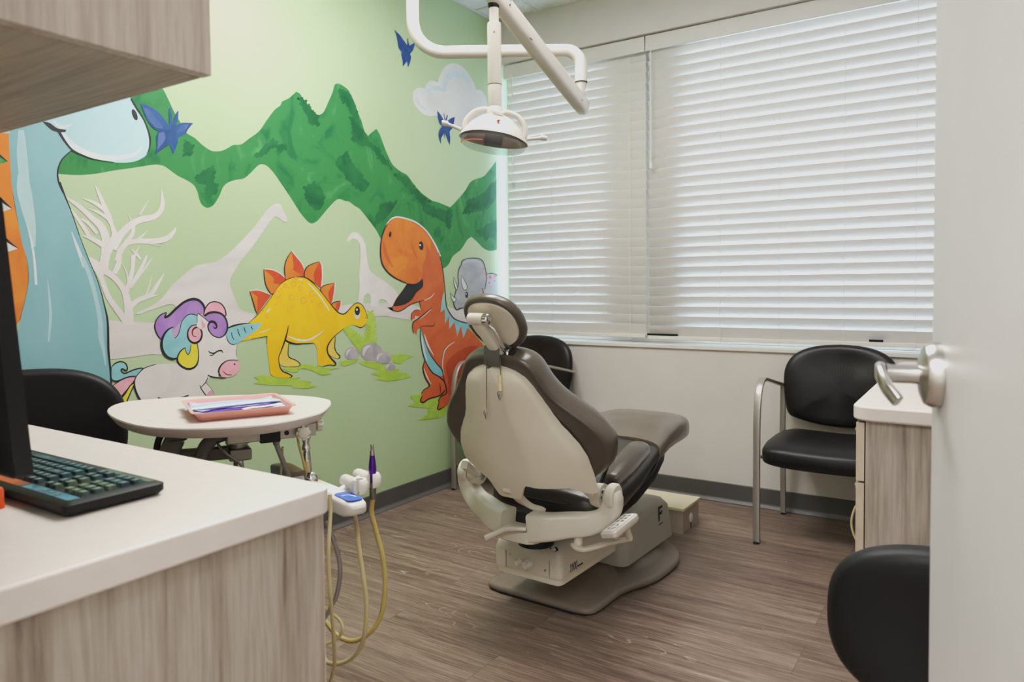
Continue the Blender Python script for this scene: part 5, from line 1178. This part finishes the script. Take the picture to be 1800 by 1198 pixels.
for sg in (-1, 1):
    c = Vector((YK+sg*.252,.033,.478))
    mb = MB(); mb.lathe([(.0,0),(.030,0),(.030,.009),(.0,.009)], c, (sg,0,0), 26); mb.build('hub_ring', M['chrome'], CH)
    mb = MB(); mb.lathe([(.0,-.038),(.022,-.038),(.033,-.034),(.037,-.02),(.037,0),(.0,0)], c, (sg,0,0), 26); mb.build('hub_drum', M['cast_beige'], CH)
    mb = MB(); mb.lathe([(.0,-.038),(.018,-.038),(.018,-.0355),(.0,-.035)], c, (sg,0,0), 20); mb.build('hub_cap', M['black_plastic'], CH)
    mb = MB(); mb.lathe([(.022,.026),(.036,.030),(.040,.038),(.040,.052),(.034,.057),(.0,.058)], c+Vector((-sg*.012,0,.004)), (sg,0,0), 26); mb.build('hub_cover', M['cast_beige'], CH)
    mb = MB(); mb.lathe([(.0,.044),(.009,.044),(.009,.048),(.0,.048)], c, (sg,0,0), 6); mb.build('hub_bolt', M['chrome'], CH)
    mb = MB(); mb.beam([bk(sg*.222,.09,.035), (YK+sg*.222,.01,.486), (YK+sg*.229,.03,.480)], .024, .026); mb.build('hub_knuckle', M['shell_beige'], CH)
mb = MB(); mb.beam([(-.088,-.135,.334),(-.068,-.125,.345),(-.03,-.110,.366),(.005,-.10,.372),(.03,-.085,.372)], [.018,.020,.020,.024,.026], [.020,.018,.015,.014,.014], smooth=4, c=.45); mb.build('swivel_brake', M['lamp_cream'], CH)
mb = MB(); mb.lathe([(.0,.325),(.060,.325),(.060,.312),(.055,.304),(.060,.296),(.055,.288),(.060,.280),(.060,.262),(.0,.262)], (-.045,.085,0), seg=30); mb.build('column_bellows', M['black_plastic'], CH)

# control pad on its bracket
mb = MB(); mb.cyl((.172,-.01,.365),(.172,-.01,.332), .014, seg=16); mb.beam([(.162,-.014,.328),(.20,-.032,.326),(.25,.03,.336),(.31,.075,.350)], [.030,.026,.022,.02], [.012,.010,.010,.01], smooth=4); mb.build('control_bracket', M['cast_beige'], CH)
cpm = Matrix.Translation((.302,.002,.416)) @ Matrix.Rotation(R(-10), 4, 'Z') @ Matrix.Rotation(R(14), 4, 'X') @ Matrix.Rotation(R(-16), 4, 'Y')
mb = MB(); o = rrect(-.030,.030,-.064,.064,.012,5); oi = rrect(-.026,.026,-.060,.060,.010,5)
mb.rings([[(x*.9,y*.95,-.024) for x,y in oi], [(x,y,-.016) for x,y in o], [(x,y,-.004) for x,y in o], [(x,y,0) for x,y in oi]]); mb.xf(cpm); cp = mb.build('control_pad', M['lamp_cream'], CH, smooth=40)
mb = MB(); mb.prism(rrect(-.021,.021,-.054,.054,.006,3), -.0002, .0008); mb.xf(cpm); mb.build('pad_membrane', M['cord_white'], cp, smooth=0)
mb = MB()
for a in range(4): mb.prism([(.018*math.cos(R(90*a+45+d))*q, -.026+.020*math.sin(R(90*a+45+d))*q) for d, q in ((-28,1),(28,1),(20,.55),(-20,.55))], .0006, .0016)
for i in range(2):
    for j in range(3): mb.prism(rrect(-.015+.018*i,-.003+.018*i,.004+.017*j,.015+.017*j,.003,2), .0006, .0015)
mb.xf(cpm); mb.build('pad_buttons', M['bar_metal'], cp, smooth=0)
mb = MB(); mb.cyl((.305,.040,.400),(.306,.066,.352), .011, seg=16); mb.build('pad_post', M['cast_beige'], CH)

# floor plate, lift cover and pump cover
BX = -.09
PX = -.124
PH = [(.190,.16),(.202,.208),(.23,.226),(.28,.230),(.35,.230),(.42,.234),(.49,.256),(.55,.280),(.60,.290),(.68,.294),(.78,.290),(.86,.268),(.93,.222),(.99,.160),(1.05,.09),(1.07,.05)]
rt = catmull([Vector((h, y, 0)) for y, h in PH], 3)
mb = MB(); lay = []
for z, ins in ((.004,.006),(.010,.0),(.020,.0),(.027,.006),(.030,.016)):
    o = []
    for p in rt: k = 1-ins/max(.06, p.x); o.append((PX+p.x*k, .62+(p.y-.62)*(1-ins/.48), z))
    for p in rt[::-1]: k = 1-ins/max(.06, p.x); o.append((PX-p.x*k, .62+(p.y-.62)*(1-ins/.48), z))
    lay.append(o)
for z, k, ky in ((.036,.80,.90),(.056,.66,.80),(.088,.58,.74),(.09,.3,.4)):
    lay.append([(PX+sg*p.x*k, .66+(p.y-.62)*ky*(.62 if p.y < .62 else .80), z - (.03 if p.y < .3 else 0)*(z-.04)/.06) for sg, seq in ((1, rt), (-1, rt[::-1])) for p in seq])
mb.rings(lay); mb.build('floor_plate', M['base_grey'], CH, smooth=50)
MB().prism([(PX+s_*(h-.012), y) for s_, seq in ((1, PH), (-1, PH[::-1])) for y, h in seq], 0, .006).build('rubber_foot', M['black_matt'], CH, smooth=0)
# lift cover: chamfered rear, lip underneath
def ring_xy(x0, x1, y0, y1, r, z): return [(x, y, z) for x, y in rrect(x0, x1, y0, y1, r, 4)]
LX0, LX1, LY0, LY1 = BX-.142, BX+.132, .098, .62
mb = MB(); mb.rings([ring_xy(LX0+.012, LX1-.012, LY0+.012, LY1, .02, .122), ring_xy(LX0+.006, LX1-.006, LY0+.006, LY1, .022, .126), ring_xy(LX0+.006, LX1-.006, LY0+.006, LY1, .022, .150)])
mb.build('cover_lip', M['shell_beige'], CH, smooth=50)
mb = MB(); mb.rings([ring_xy(LX0, LX1, LY0, LY1, .022, .150), ring_xy(LX0, LX1, LY0, LY1, .022, .212), ring_xy(LX0+.004, LX1-.004, LY0+.006, LY1, .024, .232), ring_xy(LX0+.018, LX1-.014, LY0+.036, LY1, .026, .262), ring_xy(LX0+.03, LX1-.03, LY0+.058, LY1, .03, .270)])
lc = mb.build('lift_cover', M['pump_grey'], CH, smooth=50)
lc.data.materials[0] = M['cast_beige']
mb = MB(); mb.rings([[(BX-.07+.10*math.cos(a)*.9+.07, LY0+.062+.028*math.sin(a), z) for a in [math.pi*2*k/24 for k in range(24)]] for z in (.25,.2725)]); mb.build('cover_recess', M['shell_beige'], CH, smooth=40)
for sx in (-.088,.088): MB().box(BX+sx-.0006, BX+sx+.0006, LY0-.0008, LY0+.004, .151, .208).build('cover_seam', M['shadow_gap'], CH, smooth=0)
for sx, z in ((-.072,.198),(.072,.172)):
    mb = MB(); mb.lathe([(.0,0),(.0045,0),(.004,.002),(.0,.003)], (BX+sx, LY0, z), (0,-1,0), 12); mb.build('cover_screw', M['chrome'], CH)
for sx, z, y in ((-.062,.243,.020),(.082,.241,.018)):
    mb = MB(); mb.lathe([(.0,0),(.0045,0),(.004,.002),(.0,.003)], (BX+sx, LY0+y, z), (0,-.8,.6), 12); mb.build('cover_screw', M['chrome'], CH)
mb = MB(); mb.lathe([(.0115,0),(.0115,.002),(.0075,.003),(.0075,.004),(.006,.006),(.0,.006)], (BX+.100, LY0+.018, .239), (0,-.8,.6), 18); mb.m = 0; mb.build('power_switch', [M['black_plastic']], CH)
mb = MB(); mb.lathe([(.0,0),(.0062,0),(.0062,.0068),(.0,.0072)], (BX+.100, LY0+.018, .239), (0,-.8,.6), 16); mb.build('switch_button', M['cord_white'], CH)
mb = MB(); mb.lathe([(.011,0),(.011,.010),(.007,.012),(.0065,.020),(.0085,.022),(.0085,.028),(.0,.028)], (BX-.022, LY0, .186), (-.25,-1,-.15), 8); mb.build('air_outlet', M['white_plastic'], CH)
mb = MB(); mb.lathe([(.016,0),(.016,.012),(.0125,.014),(.0125,.026),(.008,.026),(.007,.010),(.0,.010)], (BX+.012, LY0, .184), (-.2,-1,-.1), 8); mb.build('water_outlet', M['white_plastic'], CH)
# pump cover
mb = MB()
def prg(g, z, y0=.50, y1=.955): return ring_xy(BX-.165+g, BX+.165-g, y0+g, y1-g*2, .035, z)
mb.rings([prg(-.004,.070), prg(0,.120), prg(.004,.205,.505,.945), prg(.014,.238,.515,.925), prg(.034,.252,.53,.90), prg(.06,.255,.55,.87)])
mb.build('pump_cover', M['pump_grey'], CH, smooth=50)
for y, z in ((.60,.118),(.905,.125)):
    mb = MB(); mb.lathe([(.0,0),(.0045,0),(.004,.002),(.0,.003)], (BX+.163, y, z), (1,0,0), 10); mb.build('cover_screw', M['chrome'], CH)
# lettering on the covers
def glyphs(strokes, org, ex, ez, nrm, sc, w, name, mat='ink_black'):
    mb = MB(); org = Vector(org); ex = Vector(ex).normalized(); ez = Vector(ez).normalized(); nrm = Vector(nrm).normalized()
    for st in strokes:
        P = [org + ex*(x*sc) + ez*(y*sc) + nrm*.0009 for x, y in st]
        mb.beam(P, w, .0012, upv=tuple(nrm), c=.2)
    return mb.build(name, M[mat], CH, smooth=0)
num = [[(.05,.85),(.25,1),(.42,.85),(.30,.58),(.18,.55)], [(.18,.55),(.42,.5),(.38,.2),(.15,.02),(-.05,.1)],
       [(.92,.75),(.78,1),(.62,.8),(.70,.55),(.92,.68),(.95,.9)], [(.95,.9),(.88,.3),(.7,-.1)]]
for ox in (1.12, 1.66): num.append([(ox+.22+.20*math.cos(R(a)), .48+.55*math.sin(R(a))) for a in range(0, 361, 30)])
num = [[(x+.12*y, y) for x, y in s_] for s_ in num]
glyphs(num, (LX1-.0004, LY0+.055, .160), (0,1,0), (0,0,1), (1,0,0), .024, .0019, 'model_number')
tail = [[(x0,.1),(x0+.09,.1)] for x0 in [2.4+.13*i for i in range(12)]] + [[(2.4,.2),(3.95,.2)]]
glyphs([[(x, y) for x, y in s_] for s_ in tail], (LX1-.0004, LY0+.055, .160), (0,1,0), (0,0,1), (1,0,0), .023, .0026, 'model_lettering')
fx = BX+.163
glyphs([[(0,0),(0,1)],[(0,.93),(.55,.93)],[(.12,.5),(.46,.5)],[(.46,.66),(.46,.5)]], (fx, .815, .160), (0,1,0), (0,0,1), (1,0,0), .058, .0095, 'letter_emblem')
glyphs([[(0,0),(.07,0)],[(.1,0),(.2,0)],[(.23,0),(.3,0)],[(.33,0),(.44,0)],[(.47,0),(.55,0)]], (fx, .812, .146), (0,1,0), (0,0,1), (1,0,0), .07, .004, 'emblem_caption')

# bib chain hanging from the headrest bracket
plain('chain_metal', (112,106,98), .35, .8, var=.05); plain('clip_ivory', (226,208,160), .45)
cw = Matrix.LocRotScale(CH.location, CH.rotation_euler, None)
ct = thing('bib_chain', 'thin ball chain with bib clips draped from the headrest down the beige shell', 'bib chain', CH.location, R(-2))
def hang_line(px_, py0, py1):      # plumb line from the bracket's foot, clear of the reclined shell
    top = Vector(bk(BU+.004, .478, .056)); q = Matrix.Rotation(R(2), 3, 'Z')
    wy = (CH.location + Matrix.Rotation(R(-2), 3, 'Z') @ top).y
    a0 = q @ (ony(px_, py0, wy) - CH.location); a1 = q @ (ony(px_, py1, wy) - CH.location); a1.x, a1.y = a0.x, a0.y
    return [a0.lerp(a1, i/20) for i in range(21)]
def ball_chain(pts, name):
    mb = MB(); L_ = 0; prev = pts[0]; nxt = 0
    for p in pts[1:]:
        d = (p-prev).length; k = max(1, int(d/.0035))
        for j in range(k): mb.ell(prev.lerp(p, j/k), .00165, .00165, .00165, 6, 4)
        prev = p
    mb.tube(pts, .0006, 5); return mb.build(name, M['chain_metal'], ct, smooth=60)
a_ = hang_line(854.5, 629, 720); b_ = hang_line(879.5, 630, 660)
ball_chain(a_, 'chain'); ball_chain(b_, 'chain')
e = b_[-1]; mb = MB(); mb.cyl(e+Vector((0,-.004,.002)), e+Vector((.001,-.004,-.020)), .0052, seg=12); mb.cyl(e+Vector((.001,-.004,-.021)), e+Vector((.002,-.005,-.042)), .0052, seg=12); mb.build('clip_sleeve', M['clip_ivory'], ct)
def clip(e):
    mb = MB(); mb.beam([e, e+Vector((.002,-.004,-.012)), e+Vector((.003,-.006,-.026))], [.003,.006,.002], [.002,.003,.0015]); mb.beam([e+Vector((-.003,-.004,.0)), e+Vector((-.005,-.006,-.006)), e+Vector((.002,-.007,-.024))], [.002,.003,.0015], [.002,.003,.002]); return mb.build('bib_clip', M['chain_metal'], ct)
clip(e+Vector((.001,-.004,-.042))); clip(a_[-1])
# ================================================================== guest chairs
def guest_chair(name, label, loc, rz, group):
    t = thing(name, label, 'armchair', loc, rz, group)       # faces local -y
    W = .262
    for sg in (-1, 1):
        mb = MB(); pts = [(sg*W,-.235,.006),(sg*W,-.235,.45),(sg*W,-.226,.575),(sg*W,-.203,.650),(sg*W,-.165,.692),(sg*W,-.11,.700),(sg*W,-.02,.684),(sg*(W-.003),.10,.660),(sg*(W-.008),.215,.636)]
        mb.beam(pts, [.030,.030,.032,.034,.036,.036,.034,.030,.026], .014, upv=(0,1,0), smooth=4, c=.3) if False else None
        P = catmull([Vector(p) for p in pts], 4); n = len(P); rings = []
        for i, p in enumerate(P):
            t_ = (P[min(i+1,n-1)]-P[max(i-1,0)]).normalized(); q = Vector((1,0,0)); u = t_.cross(q).normalized(); w_ = .026 if i > n*.6 else .030
            rings.append([p + q*x + u*z for x, z in rrect(-w_/2, w_/2, -.007, .007, .004, 2)])
        mb.rings(rings); mb.build('front_leg_and_arm', M['bar_metal'], t, smooth=50)
        mb = MB(); mb.beam([(sg*(W-.004),.245,.006),(sg*(W-.006),.215,.42),(sg*(W-.008),.212,.645)], [.024,.026,.024], .014, upv=(0,1,0)); mb.build('rear_leg', M['bar_metal'], t)
        mb = MB(); mb.lathe([(.0,0),(.014,0),(.014,.006),(.011,.009),(.0,.009)], (sg*W,-.235,0), seg=14); mb.build('foot_glide', M['black_plastic'], t)
        mb = MB(); mb.lathe([(.0,0),(.012,0),(.012,.006),(.010,.009),(.0,.009)], (sg*(W-.004),.245,0), seg=14); mb.build('foot_glide', M['black_plastic'], t)
    # seat: waterfall front
    mb = MB(); lay = []
    for y, h, zt_, zb_ in ((-.262,.205,.404,.366),(-.254,.232,.420,.350),(-.225,.242,.434,.345),(-.15,.245,.445,.355),(.0,.243,.444,.378),(.13,.236,.438,.382),(.20,.215,.432,.386),(.215,.18,.424,.394)):
        lay.append([(x, y - .028*(1-(x/.245)**2)*(1 if y < -.1 else .2), (zt_+zb_)/2+z + .010*(x/h)**2*(1 if z > 0 else -.2)) for x, z in sell(h, (zt_-zb_)/2, 3.6, 40)])
    mb.rings(lay); mb.build('seat', M['leather_black'], t, smooth=60)
    # back: arched top, narrower foot
    mb = MB(); lay = []
    o_ = [(.0,.838),(.09,.832),(.165,.812),(.215,.778),(.243,.728),(.250,.67),(.246,.60),(.236,.54),(.226,.508),(.205,.490),(.14,.470),(.07,.458),(.0,.454)]
    half = catmull([Vector((x,z,0)) for x, z in o_], 3); ol = [(p.x,p.y) for p in half] + [(-p.x,p.y) for p in half[::-1][1:-1]]
    for o, k in ((-.014,.55),(-.020,.80),(-.016,.93),(-.004,.99),(.014,1.0),(.028,.97),(.034,.88),(.036,.6)):
        lay.append([(x*k, .205+o + .9*(z-.45)*.12 - .55*x*x, .645+(z-.645)*k) for x, z in ol])
    mb.rings(lay); mb.build('backrest', M['leather_black'], t, smooth=180, sub=1)
    mb = MB(); mb.beam([(-W+.01,.205,.372),(W-.01,.205,.372)], .02, .014); mb.beam([(-W+.01,-.20,.372),(W-.01,-.20,.372)], .02, .014); mb.beam([(-.16,-.2,.372),(-.16,.2,.372)], .03, .01); mb.beam([(.16,-.2,.372),(.16,.2,.372)], .03, .01)
    mb.build('seat_frame', M['dark_steel'], t)
    return t
g1_ = guest_chair('guest_armchair', 'black padded armchair with grey metal arms under the wide blind, beside the drawer cabinet', (-.552, 3.40, 0), 0, 'black waiting armchairs')
g2_ = copy_tree(g1_); g2_.location = (-2.19, 3.385, 0); g2_['label'] = 'black padded armchair with grey metal arms in the mural corner, behind the dental chair'

# ------------------------------------------------------------------ utility box on the floor by the back wall
BXX, BYY = -1.12, 3.105
t = thing('utility_box', 'low beige floor box with cream lid behind the dental chair base', 'utility box', (BXX-.22, BYY+.105, 0))
MB().box(-.22,.22,-.105,.105,0,.105).build('box_body', M['box_body'] if 'box_body' in M else plain('box_body', (172,156,144), .5), t, smooth=0, bevel=.002)
lid = MB(); lid.box(-.226,.226,-.111,.111,.1055,.1185); lid.build('lid', plain('box_lid', (214,203,172), .45, var=.02), t, smooth=0, bevel=.002)
mb = MB(); mb.lathe([(.0,0),(.021,0),(.020,.003),(.0,.005)], (.22,-.005,.052), (1,0,0), 24); mb.build('round_cap', M['white_plastic'], t)
mb = MB(); mb.cyl((.221,-.005,.028),(.221,-.005,.004), .002, seg=6); mb.build('cord_notch', M['black_matt'], t)

# ------------------------------------------------------------------ drawer cabinet and worktop on the right
RX0, RY0, RY1 = -.287, 2.043, 3.34
mb = MB(); mb.prism(rrect(RX0, XR-.003, RY0, RY1, [.0,.05,.05,.0]), CZ-.040, CZ)
tag(mb.build('worktop', M['counter_white'], None, smooth=40, bevel=.007, bseg=3), 'white worktop on the drawer cabinet at the right, behind the door handle', 'worktop')
cx0, cy0 = -.277, RY0+.022
t = thing('drawer_cabinet', 'grey wood-grain drawer cabinet beside the right armchair, under the white worktop', 'cabinet', (0, 0, 0))
MB().box(cx0+.0225, XR-.003, cy0, cy0+.019, .0, CZ-.0405).build('end_panel', M['oak_laminate'], t, smooth=0, bevel=.001)
MB().box(cx0+.026, XR-.003, cy0+.02, cy0+.48, .09, CZ-.0405).build('carcass', M['shadow_gap'], t, smooth=0)
MB().box(cx0+.08, XR-.003, cy0+.02, cy0+.48, .0, .09).build('plinth', M['shadow_gap'], t, smooth=0)
for z0, z1 in ((.60,.754),(.335,.595),(.095,.33)):
    d = MB(); d.box(cx0, cx0+.02, cy0+.001, cy0+.478, z0, z1); d = d.build('drawer', M['oak_laminate'], t, smooth=0, bevel=.0012)
    e_ = MB(); e_.box(cx0+.0003, cx0+.0197, cy0+.0002, cy0+.0012, z0+.0005, z1-.0005); e_.build('edge_strip', M['edge_band'], d, smooth=0)
    h = MB(); h.tube([(cx0,cy0+.17,z1-.05),(cx0-.022,cy0+.17,z1-.05),(cx0-.022,cy0+.31,z1-.05),(cx0,cy0+.31,z1-.05)], .005, 8); h.build('drawer_handle', M['steel'], d)
MB().box(cx0+.03, XR-.003, RY1-.04, RY1-.02, 0, CZ-.041).build('support_panel', M['oak_laminate'], t, smooth=0)
mb = MB(); mb.tube([ony(x, y, 2.62) for x, y in ((1512,880),(1503,892),(1497,912),(1498,930),(1505,948),(1514,958))], .0035, 8, smooth=5)
tag(mb.build('power_cord', M['cord_tan']), 'thin pale cord looping out low behind the drawer fronts', 'cord')

# ------------------------------------------------------------------ black stool in the right foreground
s2 = stool('padded_stool', 'black padded stool in the right foreground, half hidden by the open door', (.004, 1.60, 0), R(180), .46, .485, .30, .520, 'padded stools', back_y=.21, lean=-.03, curve=.3)
# ================================================================== light
def troffer(x, y, w, h, power, col, label, group):
    t = thing('ceiling_light', label, 'ceiling light', (x, y, ZC-.008), group=group)
    fr = MB()
    for a in ((-w/2-.02, w/2+.02, -h/2-.02, -h/2), (-w/2-.02, w/2+.02, h/2, h/2+.02), (-w/2-.02, -w/2, -h/2, h/2), (w/2, w/2+.02, -h/2, h/2)):
        fr.box(a[0], a[1], a[2], a[3], -.012, .008)
    fr.build('light_frame', M['grid_metal'], t, smooth=0)
    MB().box(-w/2, w/2, -h/2, h/2, -.004, .004).build('diffuser', M['diffuser'], t, smooth=0)
    ld = bpy.data.lights.new('panel_lamp', 'AREA'); ld.shape = 'RECTANGLE'; ld.size = w*.95; ld.size_y = h*.95; ld.energy = power; ld.color = col
    lo = bpy.data.objects.new('panel_lamp', ld); COL.objects.link(lo); lo.location = (x, y, ZC-.03)
    return t
mt, nt, b = new_mat('diffuser'); b.inputs['Base Color'].default_value = (.9,.9,.88,1)
b.inputs['Emission Color'].default_value = (1,.93,.84,1); b.inputs['Emission Strength'].default_value = 2.0
WARM = (1, .98, .985)
troffer(-.78, 1.75, .58, 1.18, 21, WARM, 'flat ceiling light panel over the right side of the dental chair', 'ceiling panels')
troffer(-1.66, 1.9, .58, 1.18, 38, WARM, 'flat ceiling light panel near the mural wall', 'ceiling panels')
hl = bpy.data.lights.new('hall_fill', 'AREA'); hl.shape = 'RECTANGLE'; hl.size = 1.3; hl.size_y = 1.1; hl.energy = 95; hl.color = WARM  # unseen fill light added in the hall to brighten faces towards the doorway
ho = bpy.data.objects.new('hall_fill', hl); COL.objects.link(ho); ho.location = (-.45, -.9, ZC-.03)

w = bpy.data.worlds.new('sky'); SC.world = w; w.use_nodes = True
bg = w.node_tree.nodes['Background']
tc = w.node_tree.nodes.new('ShaderNodeTexCoord'); sx = w.node_tree.nodes.new('ShaderNodeSeparateXYZ'); w.node_tree.links.new(tc.outputs['Generated'], sx.inputs[0])
cr = w.node_tree.nodes.new('ShaderNodeValToRGB'); e = cr.color_ramp.elements
e[0].position = .40; e[0].color = (.60,.74,.90,1); e[1].position = .62; e[1].color = (.74,.87,1,1)
mr_ = w.node_tree.nodes.new('ShaderNodeMapRange'); mr_.inputs[1].default_value = -1; w.node_tree.links.new(sx.outputs[2], mr_.inputs[0]); w.node_tree.links.new(mr_.outputs[0], cr.inputs[0])
w.node_tree.links.new(cr.outputs[0], bg.inputs[0]); bg.inputs[1].default_value = 13.0

SC.view_settings.view_transform = 'Standard'
SC.view_settings.look = 'None'
SC.view_settings.exposure = 0.03
SC.view_settings.gamma = 1.0
SC.view_settings.use_curve_mapping = True
cm_ = SC.view_settings.curve_mapping; cm_.use_clip = False; cm_.extend = 'HORIZONTAL'
cv = cm_.curves[3]
cv.points[0].location = (0, .001); cv.points[1].location = (1.0, .745)
for q_ in ((.08, .083), (.2, .225), (.4, .405), (.65, .575), (1.6, .93), (2.5, 1.0)): cv.points.new(*q_)
cm_.update()
SC.cycles.use_denoising = True
SC.cycles.max_bounces = 10; SC.cycles.diffuse_bounces = 6; SC.cycles.glossy_bounces = 4; SC.cycles.transmission_bounces = 6; SC.cycles.transparent_max_bounces = 6
SC.cycles.caustics_reflective = False; SC.cycles.caustics_refractive = False; SC.cycles.sample_clamp_indirect = 6
